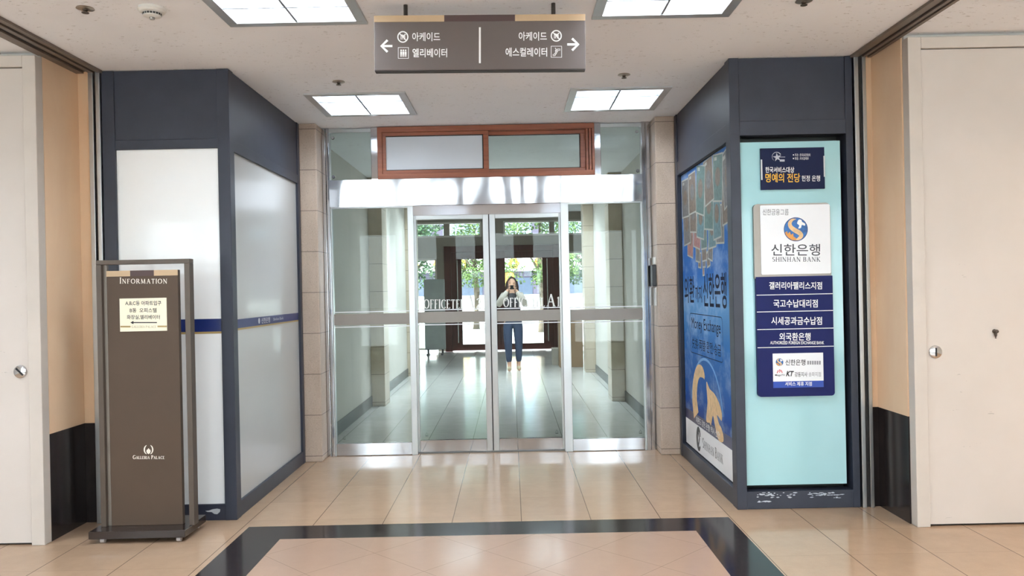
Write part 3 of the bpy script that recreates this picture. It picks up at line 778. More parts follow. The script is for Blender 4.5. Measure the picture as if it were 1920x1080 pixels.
# ------------------------------------------------------------------ right booth with poster and mint sign window
XA, XB = 1.383, 2.150
RB = thing('sign_booth', 'dark blue framed booth with a mint front window, right of the automatic doors', 'booth', (1.77, 5.8, 0))
fr = MB(); Z0, Z2 = .11, 2.33
fr.bbox(XA, XA + .062, YB, YB + .1, 0, ZC - .003, .003)
fr.bbox(2.105, XB, YB, YB + .1, 0, ZC - .003, .003)
fr.bbox(XA + .05, 2.11, YB + .003, YB + .1, 0, Z0, .003)
fr.bbox(XA + .05, 2.11, YB + .003, YB + .1, Z2, Z2 + .09, .003)
fr.bbox(XA, XA + .07, 6.58, 6.64, 0, ZC - .003, .003)
fr.bbox(XA + .003, XA + .07, YB + .09, 6.6, 0, Z0, .003)
fr.bbox(XA + .003, XA + .07, YB + .09, 6.6, Z2 - .02, Z2 + .09, .003)
fr.box(XA + .07, XB, 6.60, 6.64, 0, ZC - .003).box(XB - .04, XB, YB + .1, 6.6, 0, ZC - .003)  # closing panels out of view, added against leaking sky light
FS = front(YB + .0028)
for k in range(70):
    u = random.choice((random.uniform(1416, 1446), random.uniform(1418, 1490), random.uniform(1512, 1577), random.uniform(1530, 1577)))
    w_ = random.choice((925, 927, 928, 929, 933, 941)) + random.uniform(-.8, .8)
    if w_ > 939: u = random.uniform(1416, 1440)
    x0, z0 = at(u, w_, YB); l = random.uniform(.01, .035); h = random.uniform(.002, .006)
    fr.flat(FS, [(x0, z0), (x0 + l * .5, z0 - h * .6), (x0 + l, z0 + h * .2), (x0 + l * .7, z0 + h), (x0 + l * .2, z0 + h * .9)], .0006 + k * 1e-6, 1)
fr.build('frame', [NAVY, mat('pale scuffs', (186, 194, 202), .6)], RB)
MB().box(XA + .055, 2.11, YB + .009, YB + .09, Z2 + .085, ZC - .004).box(XA + .01, XA + .06, YB + .09, 6.6, Z2 + .085, ZC - .004).build('upper_panel', NAVY, RB)
MB().box(XA + .062, 2.08, YB + .035, YB + .045, .142, 2.292).build('front_window', MINT, RB)
MB().box(XA + .05, 2.12, YB + .16, YB + .17, Z0 - .1, Z2 + .2).build('backing', mat('booth interior dark', (46, 48, 46), .6), RB)  # sheet coloured dark in place of the booth's dark interior
MB().box(XA + .03, XA + .035, YB + .1, 6.58, Z0, Z2).build('side_window', mat('dark side window', (40, 44, 52), .1), RB)
# poster in the side window
XP = XA + .028
PO = thing('poster', 'tall blue money exchange poster with bank notes in the side window of the booth', 'poster', (XP, 5.83, .125))
PF = lambda u, v, d=0: (XP - d, 6.55 - u, v)            # u runs away-to-near, as it reads
PY = lambda Y: 6.55 - Y * 1.014
MB().box(XP, XP + .0015, 5.10, 6.55, .33, 2.30).build('printed_sheet', m_poster(), PO)
MB().box(XP - .0004, XP + .0015, 5.10, 6.55, .125, .33).build('white_strip', SHEET, PO)
MB().rect(PF, 0, 1.45, .331, .41, .0006).build('caption_band', mat('plum blue band', (58, 60, 96), .3), PO)
b = MB(); INKN = 9
note_m = [mat('note paper', (164, 164, 158), .5), mat('note green', (84, 112, 108), .5, var=.2, scale=40), mat('note rose', (150, 104, 100), .5, var=.2, scale=40), mat('note brown', (110, 96, 84), .5, var=.2, scale=40), mat('note grey', (104, 104, 104), .5, var=.2, scale=40), mat('note teal', (88, 122, 130), .5, var=.2, scale=40)]
notes = []
for k in range(6): notes.append((.02 + k * .25, 2.13 + random.uniform(-.04, .03), random.uniform(.24, .29), random.uniform(.30, .38), (4, 3, 1, 3, 1, 4)[k]))
for k in range(6): notes.append((.06 + k * .235, 1.93 + random.uniform(-.05, .04), random.uniform(.21, .27), random.uniform(.28, .36), (4, 3, 5, 1, 5, 3)[k]))
for k in range(5): notes.append((.2 + k * .22, 1.80 + random.uniform(-.04, .03), random.uniform(.18, .23), random.uniform(.22, .28), (2, 2, 1, 5, 4)[k]))
for k in range(3): notes.append((.47 + k * .19, 1.67, .14, .19, (4, 3, 4)[k]))
for k in range(3): notes.append((.54 + k * .13, 1.59, .1, .12, (3, 4, 3)[k]))
notes.append((.67, 1.52, .06, .1, 2))
for i, (u, v, w, h, c) in enumerate(notes):
    u = min(u, 1.45 - w * .55); a = random.uniform(-.2, .2); ca, sa = math.cos(a), math.sin(a)
    R = lambda p, q, u=u + w / 2, v=v, ca=ca, sa=sa: (min(1.449, max(.001, u + p * ca - q * sa)), min(2.298, v + p * sa + q * ca))
    d = .0008 + (len(notes) - i) * 2e-5
    b.flat(PF, [R(-w / 2, -h / 2), R(w / 2, -h / 2), R(w / 2, h / 2), R(-w / 2, h / 2)], d, 0)
    g = .012
    b.flat(PF, [R(-w / 2 + g, -h / 2 + g), R(w / 2 - g, -h / 2 + g), R(w / 2 - g, h / 2 - g), R(-w / 2 + g, h / 2 - g)], d + 6e-6, c)
    b.flat(PF, [R(w * .27 * math.cos(t * PI / 7), h * .02 + h * .2 * math.sin(t * PI / 7)) for t in range(14)], d + 1.2e-5, 3 if c != 3 else 4)
    b.flat(PF, [R(-w * .35, h * .36), R(-w * .1, h * .36), R(-w * .1, h * .43), R(-w * .35, h * .43)], d + 1.2e-5, 0)
b.build('bank_notes_print', note_m, PO)
T(PO, mat('navy print', (16, 24, 54), .5, 0, .1), PF, '외환', PY(6.41), PY(6.07), 1.265, 1.475, .0008, bold=.012)
T(PO, mat('navy print', (16, 24, 54), .5, 0, .1), PF, '까지', PY(6.04), PY(5.83), 1.275, 1.40, .0008, bold=.008)
T(PO, mat('navy print', (16, 24, 54), .5, 0, .1), PF, '신한은행', PY(5.79), PY(5.16), 1.245, 1.485, .0008, bold=.012)
T(PO, mat('navy print', (16, 24, 54), .5, 0, .1), PF, 'Money Exchange', PY(6.18), PY(5.33), 1.045, 1.155, .0008)
T(PO, mat('navy print', (16, 24, 54), .5, 0, .1), PF, '兑换·両替·환전·송금', PY(6.18), PY(5.33), .915, 1.0, .0008, bold=0)
b = MB(); b.strip(PF, rrect(PY(6.24), PY(5.28), .88, 1.185, .04), .005, .0008, 0, True); b.build('caption_frame', mat('navy print', (16, 24, 54), .5, 0, .1), PO)
b = MB(); b.text(PF, '외환도 강한 은행! 역시 신한!', PY(6.1), PY(5.4), .345, .395, .0012, bold=.01); b.build('lettering', WHITE, PO)
b = MB(); b.strip(PF, arc(PY(5.77), .44, .47, .42, 170, 10, 24), .02, .0007); b.build('halo_print', mat('pale blue print', (96, 160, 214), .4), PO)
b = MB(); k = 14
q = smooth([(PY(5.80), .72, .03), (PY(5.86), .755, .08), (PY(5.97), .755, .1), (PY(6.06), .70, .12), (PY(6.12), .60, .145), (PY(6.13), .50, .16), (PY(6.09), .40, .17)], 5)
b.strip(PF, [p[:2] for p in q], [p[2] for p in q], .001)
b.flat(PF, smooth([(PY(5.75), .70), (PY(5.66), .66), (PY(5.52), .64), (PY(5.40), .59), (PY(5.34), .53), (PY(5.35), .48), (PY(5.40), .49), (PY(5.47), .50), (PY(5.42), .45), (PY(5.36), .43), (PY(5.31), .38), (PY(5.33), .34), (PY(5.45), .335), (PY(5.53), .42), (PY(5.58), .48), (PY(5.64), .40), (PY(5.68), .412), (PY(5.78), .412), (PY(5.73), .55)], 3, True), .001)
b.build('emblem', LOGOS, PO)
CHP = mat('charcoal print', (66, 64, 66), .5); T(PO, CHP, PF, 'Shinhan Bank', PY(5.9), PY(5.34), .19, .265, .001, kind='serif')
b = MB(); b.strip(PF, arc(PY(6.02), .23, .055, .075, 20, 320, 20), [.02 + .03 * math.sin(PI * i / 20) for i in range(21)], .001); b.strip(PF, [(PY(6.05), .30), (PY(6.0), .24), (PY(6.04), .17)], .03, .0011)
b.build('emblem', CHP, PO)

# sign boards on the mint window
YM = YB + .035 - .004
def emblem(parent, F, cx, cy, r, d):
    b = MB(); b.disc(F, cx, cy, r, d, 1, 40); b.disc(F, cx, cy, r * .95, d + .0003, 0, 40)
    q = smooth([(.02, -.86, .04), (-.3, -.78, .2), (-.5, -.52, .3), (-.42, -.2, .34), (-.08, .08, .38), (.3, .3, .38), (.44, .55, .34), (.24, .78, .24), (-.1, .9, .06)], 6)
    b.strip(F, [(cx + u * r, cy + v * r) for u, v, w in q], [w * r for u, v, w in q], d + .0006, 2)
    b.flat(F, [(cx + u * r, cy + v * r) for u, v in [(-.9, .26), (-.72, .16), (-.68, .38), (-.5, .2), (-.42, .46), (-.22, .34), (-.2, .6), (.02, .74), (.05, .92), (-.3, .9), (-.62, .7), (-.82, .48)]], d + .0007, 3)
    b.flat(F, [(cx + u * r, cy + v * r) for u, v in smooth([(.1, -.5), (.24, -.8), (.46, -.78), (.52, -.62), (.76, -.48), (.74, -.3), (.5, -.36), (.42, -.12), (.2, -.08), (.28, -.32)], 4, True)], d + .0007, 4)
    return b.build('emblem', [LOGOB, LOGOD, LOGOS, LOGOO, WHITE], parent)
ax0, az1 = at(1424.5, 279, YM); ax1, az0 = at(1545.5, 354, YM)
AP = thing('award_plaque', 'small midnight blue award plaque with gold words at top of the mint window', 'sign', ((ax0 + ax1) / 2, YM, az0))
APB = MB().bbox(ax0, ax1, YM - .012, YM + .0035, az0, az1, .001).build('plaque_board', NAVYP, AP)
AF = px_front(YM - .012)
T(APB, WHITE, AF, '한국서비스대상', 1435, 1489, 324, 313, .0006, bold=.012)
T(APB, WHITE, AF, '헌정 은행', 1503, 1537.5, 340, 329, .0006, bold=.008)
T(APB, WHITE, AF, '주관 : 한국표준협회', 1490, 1519, 293.2, 288, .0006)
T(APB, WHITE, AF, '후원 : 지식경제부', 1490, 1516, 300, 294.6, .0006)
for yy in (290.5, 297.2): MB().disc(AF, 1487.5, yy, 1.2, .0006).build('bullet', WHITE, APB)
MB().text(AF, '명예의 전당', 1435, 1500, 342, 325, .0006, bold=.014).build('lettering', GOLD, APB, label='gold lettering')
b = MB(); st = []
for i in range(10):
    r = 8.5 if i % 2 == 0 else 3.2; a = math.radians(-90 + 36 * i - 8); st.append((1457 + r * math.cos(a), 295 + r * math.sin(a)))
b.flat(AF, st, .0006); b.strip(AF, arc(1456, 294, 8.5, 8.5, 130, 330, 16), [.4 + 1.2 * i / 16 for i in range(17)], .0007); b.rect(AF, 1461, 1472, 295, 294, .0006); b.rect(AF, 1462, 1471, 303, 299, .0006)
b.build('star_emblem', mat('silver print', (186, 188, 196), .4), APB)
for a, c, d in ((1424.8, 300, 338), (1542, 293, 332)):
    x0, z1 = at(a, c, YM); x1, z0 = at(a + 3.6, d, YM); MB().bbox(x0, x1, YM - .016, YM - .0118, z0, z1, .001).build('clip', ALU, AP)

bx0, bx1 = 1.528, 2.005
bz1, bzm, bz0 = 1.902, 1.447, .699
BS = thing('bank_sign', 'tall bank sign with white logo plate above deep blue panels on the mint window', 'sign', ((bx0 + bx1) / 2, YM, bz0))
f = front(YM)
MB().prism(f, rrect(bx0 - .006, bx1 - .004, bzm - .01, bz1, .028, corners=(0, 0, 1, 1)), .020, -.0035).build('steel_surround', mat('brushed champagne steel', (150, 142, 134), .42, .8, var=.04), BS)
wx0, wz1 = at(1424.5, 385.5, YM - .02); wx1, wz0 = at(1557.5, 512.5, YM - .02)
LPL = MB().prism(f, rrect(wx0, wx1, wz0, wz1, .008), .025, .018).build('logo_plate', SHEET, BS)
BPL = MB().prism(f, rrect(bx0, bx1, bz0, bzm, .02, corners=(1, 1, 0, 0)), .026, -.0035).build('blue_panel', NAVYS, BS)
F2 = px_front(YM - .026); F1 = px_front(YM - .025)
b = MB()
for yy in (552, 583.5, 616.5, 650.5): 
    zz = at(1492, yy, YM - .026)[1]; b.box(bx0 + .001, bx1 - .001, YM - .0268, YM - .0255, zz - .0022, zz + .0022)
b.build('dividing_line', WHITE, BS)
emblem(LPL, F1, 1492, 430, 22.5, .0006)
T(LPL, mat('charcoal lettering', (70, 72, 78), .5), F1, '신한금융그룹', 1430, 1478.5, 403.5, 392, .0006, bold=-.004)
T(LPL, mat('charcoal lettering', (70, 72, 78), .5), F1, '신한은행', 1446, 1537.5, 479.5, 457.5, .0006, bold=.008)
T(LPL, mat('charcoal lettering', (70, 72, 78), .5), F1, 'SHINHAN BANK', 1448, 1537.5, 490.5, 482, .0006, weight=1.1, kind='serif')
T(BPL, WHITE, F2, '갤러리아팰리스지점', 1442, 1541, 542.5, 528.5, .0006, bold=.014)
T(BPL, WHITE, F2, '국고수납대리점', 1450, 1533, 576.5, 561.5, .0006, bold=.014)
T(BPL, WHITE, F2, '시세공과금수납점', 1446, 1541, 609, 594, .0006, bold=.014)
T(BPL, WHITE, F2, '외국환은행', 1461, 1519.5, 638.5, 624, .0006, bold=.014)
T(BPL, WHITE, F2, 'AUTHORIZED FOREIGN EXCHANGE BANK', 1444, 1545, 645.5, 639.6, .0006, bold=.012)
kx0, kz1 = at(1448.5, 663, YM - .026); kx1, kz0 = at(1544, 713.5, YM - .026); kz2 = at(1496, 726.5, YM - .026)[1]
NC = MB().box(kx0, kx1, YM - .0275, YM - .0255, kz0, kz1).build('notice_card', SHEET, BS)
NS = MB().box(kx0, kx1, YM - .0275, YM - .0255, kz2, kz0).build('notice_strip', BLUE, BS)
F3 = px_front(YM - .0275)
MB().text(F3, '서비스 제휴 지점', 1472, 1522, 723.5, 715.5, .0006, bold=.012).build('lettering', WHITE, NS)
emblem(NC, F3, 1461.5, 679, 7, .0006)
T(NC, BLACK, F3, '신한은행', 1472.5, 1510, 685, 674, .0006, bold=.012)
T(NC, BLACK, F3, '강동지사', 1490, 1513.5, 706.5, 697.5, .0006, bold=.01)
T(NC, BLACK, F3, 'KT', 1473.5, 1488.5, 705.5, 695.5, .0006, bold=.04, shear=.3)
T(NC, BLACK, F3, 'MegaTV', 1453, 1471.5, 706, 701.5, .0006, bold=.01)
T(NC, GREYT, F3, '송파지점', 1516, 1539, 706, 697.5, .0006, bold=.006)
b = MB()
for q in range(6): b.rect(F3, 1513.5 + q * 4.4, 1516.6 + q * 4.4, 683.5, 676.5, .0006)
b.build('faint_print', GREYT, NC)
b = MB(); b.strip(F3, [(1457, 699.5), (1458.5, 694.5), (1461.5, 698), (1464.5, 694), (1466.5, 699)], 1.6, .0006); b.disc(F3, 1461.7, 694, 1.2, .0006); b.build('red_emblem', REDT, NC)

# ------------------------------------------------------------------ automatic doors
YD = 6.86
def zpx(py, px=920, Y=YD): return at(px, py, Y)[1]
ZH0, ZH1, ZH2 = 2.135, 2.364, 2.05
# steel jambs and header
for name, x0, x1 in (('trim_5', -1.592, -1.535), ('trim_6', 1.14, 1.21)):
    MB().bbox(x0, x0 + (x1 - x0) * .5, YD - .02, YD + .08, 0, ZC - .002, .003).bbox(x0 + (x1 - x0) * .52, x1, YD - .01, YD + .08, 0, ZC - .002, .003).build(name, MIRROR, kind='structure')
hd = struct('trim_7', (-.18, YD, ZH0))
MB().prism(lambda u, v, d=0: (d, u, v), [(YD - .03, ZH1), (YD + .12, ZH1), (YD + .12, ZH0), (YD - .0165, ZH0)], -1.535, 1.14).build('header_casing', HEADER, hd)
MB().bbox(-.83, .44, YD + .0, YD + .1, ZH2, ZH0 - .0005, .002).build('header_track', MIRROR, hd)
# fixed side panels
ZB0, ZB1 = zpx(604.5), zpx(583.5)
def etched(parent, x, z, Y):
    F = front(Y); b = MB(); b.strip(F, [(x - .012, z - .01), (x + .012, z - .01), (x, z + .012)], .003, .0006, 0, True); b.rect(F, x - .012, x + .012, z - .02, z - .016, .0006)
    b.build('safety_mark', mat('dark etched mark', (60, 66, 64), .5), parent)
for name, x0, x1, mx in (('window_1', -1.535, -.825, -1.46), ('window_2', .438, 1.14, 1.09)):
    w = struct(name, ((x0 + x1) / 2, YD, 0))
    pL = (x0, x0 + .012) if x0 < 0 else (x0, x0 + .068)
    pR = (x1 - .05, x1) if x0 < 0 else (x1 - .014, x1)
    MB().bbox(pL[0], pL[1], YD, YD + .05, 0, ZH0, .002).build('stile', STEEL, w)
    MB().bbox(pR[0], pR[1], YD, YD + .05, 0, ZH0, .002).build('stile', STEEL, w)
    MB().bbox(pL[1], pR[0], YD + .002, YD + .048, .004, .108, .002).build('kick_rail', MIRROR, w)
    MB().bbox(pL[1], pR[0], YD + .005, YD + .04, ZH0 - .012, ZH0, .001).build('top_rail', STEEL, w)
    MB().box(pL[1], pR[0], YD + .02, YD + .03, .108, ZH0 - .012).build('pane', GLASS, w)
    MB().box(pL[1], pR[0], YD + .012, YD + .0195, ZB0, ZB1).build('film_band', TAUPE, w)
    b = MB()
    for z in (ZB0 - .016, ZB1 + .016): b.box(pL[1], pR[0], YD + .018, YD + .0198, z - .004, z + .004)
    b.build('film_line', SHEET, w)
    etched(w, mx, .16, YD + .02)
# sliding leaves
YL = YD + .055
for name, x0, x1, mirror in (('door_3', -.84, -.183, False), ('door_4', -.176, .452, True)):
    w = struct(name, ((x0 + x1) / 2, YL, 0))
    for a, c in ((x0, x0 + (.03 if not mirror else .05)), (x1 - (.05 if not mirror else .03), x1)):
        MB().bbox(a, c, YL, YL + .04, .012, ZH2 + .06 , .002).build('stile', STEEL, w)
    a, c = x0 + (.03 if not mirror else .05), x1 - (.05 if not mirror else .03)
    MB().bbox(a, c, YL + .001, YL + .039, .012, .112, .002).build('bottom_rail', MIRROR, w)
    MB().bbox(a, c, YL + .001, YL + .039, ZH2 - .03, ZH2 + .06, .002).build('top_rail', STEEL, w)
    MB().box(a, c, YL + .015, YL + .025, .112, ZH2 - .03).build('pane', GLASS, w)
    MB().box(a, c, YL + .007, YL + .0145, ZB0 + .003, ZB1 + .003).build('film_band', TAUPE, w)
    b = MB()
    for z in (ZB0 - .013, ZB1 + .019): b.box(a, c, YL + .013, YL + .0148, z - .004, z + .004)
    b.build('film_line', SHEET, w)
    GF = px_front(YL + .0146)
    SGL = mat('silver grey letters', (222, 222, 218), .4, .3, var=.01)
    for tx in ([('OFFICETEL', 795, 870, 578.5, 561.5), ('A2', 874, 902, 578, 554)] if not mirror else [('OFFICETEL', 944, 1021, 575.5, 558.5), ('A1', 1025, 1050, 574, 551.5)]):
        T(w, SGL, GF, *tx, kind='serif', weight=.95)
    etched(w, (a + .055) if not mirror else (c - .05), .165, YL + .015)
MB().box(-.188, -.171, YL + .012, YL + .03, .012, ZH2).build('trim_8', GASKET, kind='structure')
MB().box(-.84, .452, YL - .02, YL + .06, 0, .004).build('trim_9', mat('worn threshold', (120, 112, 104), .4, .4), kind='structure')

# transom over the header
TZ0, TZ1 = ZH1, ZC - .006
tw = struct('window_3', (-.21, YD, TZ0))
tx0, tx1 = at(709, 290, YD)[0], at(1114, 285, YD)[0]
fr = MB(); W = .055
fr.bbox(tx0, tx1, YD - .035, YD + .1, TZ1 - .045, TZ1, .003).bbox(tx0, tx1, YD - .035, YD + .1, TZ0 + .002, TZ0 + .045, .003)
fr.bbox(tx0, tx0 + .04, YD - .035, YD + .1, TZ0 + .04, TZ1 - .04, .003)
for i in range(3): fr.bbox(tx1 - .02 - i * .025, tx1 - i * .025, YD - .035 + i * .012, YD + .1, TZ0 + .04, TZ1 - .04, .002)
fr.build('window_frame', WOODW, tw)
xm = at(912, 290, YD)[0]
for a, c, y in ((tx0 + .04, xm + .02, YD - .02), (xm - .02, tx1 - .07, YD + .03)):
    s_ = MB(); zb_, zt_ = TZ0 + .045, TZ1 - .045
    s_.bbox(a, c, y, y + .04, zb_, zb_ + .03, .003).bbox(a, c, y, y + .04, zt_ - .03, zt_, .003).bbox(a, a + .03, y, y + .04, zb_ + .03, zt_ - .03, .003).bbox(c - .045, c, y, y + .04, zb_ + .03, zt_ - .03, .003)
    so = s_.build('sash', WOODW, tw)
    MB().box(a + .03, c - .045, y + .018, y + .024, zb_ + .03, zt_ - .03).build('pane', MILKY if a < -.5 else GLASS, so)
    g = MB(); 
    for (p, q, r, t_) in ((a + .03, c - .045, zb_ + .03, zb_ + .036), (a + .03, c - .045, zt_ - .036, zt_ - .03), (c - .053, c - .045, zb_ + .03, zt_ - .03)): g.box(p, q, y + .008, y + .017, r, t_)
    g.build('glazing_bead', GASKET, so)
for name, x0, x1, mull in (('window_4', -1.535, tx0, 'r'), ('window_5', tx1, 1.14, 'l')):
    w = struct(name, ((x0 + x1) / 2, YD, TZ0))
    m0, m1 = (x1 - .058, x1) if mull == 'r' else (x0, x0 + .055)
    MB().bbox(m0, m1, YD - .02, YD + .06, TZ0 + .002, TZ1, .003).build('mullion', MIRROR, w)
    p0, p1 = (x0, m0) if mull == 'r' else (m1, x1)
    MB().box(p0 + .004, p1 - .004, YD + .02, YD + .03, TZ0 + .003, TZ1 - .03).build('pane', GLASS, w)
    MB().box(p0, p1, YD + .01, YD + .04, TZ1 - .03, TZ1).build('top_channel', STEEL, w)
    cx = p0 + .03 if mull == 'r' else p1 - .03
    for z in (TZ0 + .035, TZ1 - .075):
        MB().lathe([(0, -.012), (.012, -.012), (.015, -.006), (.015, 0), (0, 0)], (cx, YD + .02, z), 16, 0, 'Y').build('glass_clamp', CHROME, w, 40)

# card reader on the right jamb
rx, rz = at(1223, 517, 6.78)
CR = thing('card_reader', 'dark grey card reader with white wall plates on the right door jamb', 'card reader', (1.222, 6.77, rz))
MB().bbox(1.188, 1.222, 6.70, 6.80, rz - .09, rz + .09, .006).build('reader_body', DARKPL, CR)
MB().bbox(1.204, 1.222, 6.71, 6.78, rz + .095, rz + .155, .003).build('junction_box', WHITEPL, CR)
MB().bbox(1.210, 1.222, 6.70, 6.79, rz - .255, rz - .1, .003).build('wall_plate', mat('brushed wall plate', (200, 198, 194), .35, .4), CR)

# ------------------------------------------------------------------ far entrance
YE = 18.4
ew = struct('wall_entrance', (0, YE, 0))
def X_(px, py=550): return at(px, py, YE)[0]
def Z_(py, px=958): return at(px, py, YE)[1]
DX0, DX1 = X_(834), X_(1051)
ZTOP = 2.42; T0, T1 = 2.63, 2.98
WL0, WL1 = -2.75, X_(820)
WR0, WR1 = X_(1062), 2.6
b = MB()
b.box(-3.4, 3.4, YE, YE + .15, T1, 3.2).box(-3.4, 3.4, YE, YE + .15, ZTOP, T0)
b.box(-3.4, WL0, YE, YE + .15, 0, ZTOP).box(WL1, DX0, YE, YE + .15, 0, ZTOP).box(DX1, WR0, YE, YE + .15, 0, ZTOP).box(WR1, 3.4, YE, YE + .15, 0, ZTOP)
b.box(WL0, WL1, YE, YE + .15, 2.15, ZTOP).box(WR0, WR1, YE, YE + .15, 2.25, ZTOP)
for x0, x1 in ((-3.4, -2.75), (X_(834), X_(845)), (X_(905), X_(946)), (X_(1032), X_(1042)), (X_(1050), X_(1066)), (2.6, 3.4)): b.box(x0, x1, YE, YE + .15, T0, T1)
b.build('entrance_wall', mat('taupe entrance wall', (150, 140, 128), .6), ew)
for n, (a, c, z0, z1) in enumerate(((WL0, WL1, .05, 2.15), (WR0, WR1, .05, 2.25), (-2.75, X_(905), T0, T1), (X_(946), 2.6, T0, T1))):
    w = struct('window_%d' % (6 + n), ((a + c) / 2, YE, z0)); f_ = MB()
    f_.box(a, a + .04, YE - .01, YE + .1, z0, z1).box(c - .04, c, YE - .01, YE + .1, z0, z1).box(a + .04, c - .04, YE - .01, YE + .1, z0, z0 + .04).box(a + .04, c - .04, YE - .01, YE + .1, z1 - .04, z1)
    f_.build('window_frame', CREAMF, w); MB().box(a + .04, c - .04, YE + .04, YE + .046, z0 + .04, z1 - .04).build('pane', GLASS_T, w)
fr = struct('trim_10', ((DX0 + DX1) / 2, YE, 0))
MB().bbox(DX0, DX0 + .16, YE - .04, YE + .12, 0, ZTOP, .005).bbox(DX1 - .16, DX1, YE - .04, YE + .12, 0, ZTOP, .005).bbox(DX0 + .16, DX1 - .16, YE - .04, YE + .12, ZTOP - .14, ZTOP, .005).build('entrance_frame', BROWN, fr)
xmid = X_(938)
for name, a, c, hx_ in (('door_5', DX0 + .155, xmid, DX0 + .3), ('door_6', xmid, DX1 - .155, DX1 - .3)):
    w = struct(name, ((a + c) / 2, YE, 0)); f_ = MB(); st_l, st_r = (.24, .1) if name == 'door_5' else (.12, .25)
    f_.bbox(a, a + st_l, YE, YE + .06, .02, ZTOP - .135, .004).bbox(c - st_r, c, YE, YE + .06, .02, ZTOP - .135, .004).bbox(a + st_l, c - st_r, YE, YE + .06, .02, .16, .004).bbox(a + st_l, c - st_r, YE, YE + .06, ZTOP - .3, ZTOP - .135, .004)
    f_.build('door_leaf', BROWN, w); MB().box(a + st_l, c - st_r, YE + .025, YE + .031, .16, ZTOP - .3).build('pane', GLASS_T, w)
    MB().cyl((hx_, YE - .06, .2), (hx_, YE - .06, 2.1), .016).cyl((hx_, YE - .06, .4), (hx_, YE + .01, .4), .01).cyl((hx_, YE - .06, 1.9), (hx_, YE + .01, 1.9), .01).build('pull_bar', CHROME, w, 40)
# notice board standing by the left window
nb = thing('notice_board', 'pale free standing notice board before the left entrance window', 'notice board', (-1.75, 17.6, 0))
nx0, nx1 = at(795, 550, 17.6)[0], at(834, 550, 17.6)[0]
MB().bbox(nx0, nx1, 17.58, 17.62, .12, 1.66, .01).build('board', mat('pale grey board', (176, 182, 180), .5), nb)
for x0 in (nx0 + .05, nx1 - .09): MB().box(x0, x0 + .04, 17.45, 17.75, 0, .03).box(x0, x0 + .04, 17.59, 17.61, .03, .12).build('foot', DARKPL, nb)
# cartons by the right pilaster
CARD = mat('brown cardboard', (150, 124, 98), .8); CARDP = mat('pale cardboard', (176, 168, 158), .8)
def carton(x0, x1, y0, y1, h, m, label):
    t = thing('carton', label, 'box', ((x0 + x1) / 2, (y0 + y1) / 2, 0))
    MB().bbox(x0, x1, y0, y1, 0, h - .004, .004).build('box_body', m, t)
    MB().box(x0 + .003, x1 - .003, y0 + .003, (y0 + y1) / 2 - .004, h - .004, h).box(x0 + .003, x1 - .003, (y0 + y1) / 2 + .004, y1 - .003, h - .004, h).build('flap', m, t)
    MB().box(x0 - .001, x1 + .001, (y0 + y1) / 2 - .025, (y0 + y1) / 2 + .025, h - .0035, h + .001).build('tape', mat('tan tape', (190, 166, 120), .3), t)
cx0 = at(1049, 660, 14.2)[0]
carton(cx0, cx0 + .42, 14.2, 14.6, .82, CARD, 'tall brown cardboard carton by the right end of the corridor')
cx0 = at(1036, 670, 14.6)[0]
carton(cx0, cx0 + .14, 14.66, 15.0, .30, CARDP, 'low pale carton behind the tall brown carton')

# ------------------------------------------------------------------ outdoors
sheet('floor.003', -60, 60, -60, -2.75, -.03, [], mat('pale paving', (202, 205, 208), .8, var=.06, scale=1.2), True, kind='structure')
sheet('floor.002', -60, 60, 18.35, 120, -.03, [], mat('pale paving', (202, 205, 208), .8, var=.06, scale=1.2), True, kind='structure')
LEAF = mat('street tree leaves', (70, 92, 40), .6, var=.5, scale=2.5)
LEAF2 = mat('dark street tree leaves', (48, 74, 44), .6, var=.5, scale=2.5)
BARK = mat('grey bark', (96, 84, 72), .9, var=.2)
def tree(x, y, h, r, m, label, seed):
    rnd = random.Random(seed); t = thing('street_tree', label, 'tree', (x, y, -.03), 'street trees outside the entrance')
    tr = MB().tube([(x, y, -.03), (x + .04, y, h * .25), (x - .03, y + .03, h * .45), (x, y, h * .7)], [.14, .11, .09, .05], 10)
    for k in range(6):
        a = rnd.uniform(0, 6.28); z = h * rnd.uniform(.35, .55); tr.tube([(x, y, z), (x + math.cos(a) * r * .4, y + math.sin(a) * r * .4, z + .5), (x + math.cos(a) * r * .75, y + math.sin(a) * r * .75, z + .8)], [.05, .035, .015], 6)
    tr.build('trunk', BARK, t, 50)
    c = MB()
    clumps = [(x + rnd.uniform(-r, r), y + rnd.uniform(-r, r), rnd.uniform(1.75, h)) for _ in range(34)]
    for _ in range(7500):
        cx, cy, cz = rnd.choice(clumps); q = Vector((rnd.uniform(-.4, .4), rnd.uniform(-.4, .4), rnd.uniform(-.35, .35)))
        p = Vector((cx, cy, cz)) + q; n = Vector((rnd.uniform(-1, 1), rnd.uniform(-1, .3), rnd.uniform(.1, 1))).normalized()
        u = n.orthogonal().normalized(); w = n.cross(u); s_ = rnd.uniform(.04, .085); l = s_ * 1.5
        c.add([p - u * s_ * .1, p + w * l * .5 - u * s_ * .6, p + w * l, p + w * l * .5 + u * s_ * .6], [(0, 1, 2, 3)])
    c.build('crown', m, t)
tree(-3.1, 25.0, 5.2, 1.05, LEAF2, 'leafy street tree seen through the left entrance window', 1)
tree(-1.3, 29.5, 5.4, 1.05, LEAF, 'yellow green street tree behind the left entrance door', 2)
tree(1.0, 26.5, 5.2, 1.05, LEAF, 'yellow green street tree behind the right entrance door', 3)
tree(3.0, 31.0, 5.4, 1.2, LEAF2, 'leafy street tree seen through the right entrance window', 4)
BLD = thing('shop_building', 'dark purple shop building with a white flower sign across the street', 'building', (0, 48, 0))
MB().box(-14, 14, 48, 56, -.03, 9).build('facade', mat('purple grey facade', (72, 64, 84), .6), BLD)
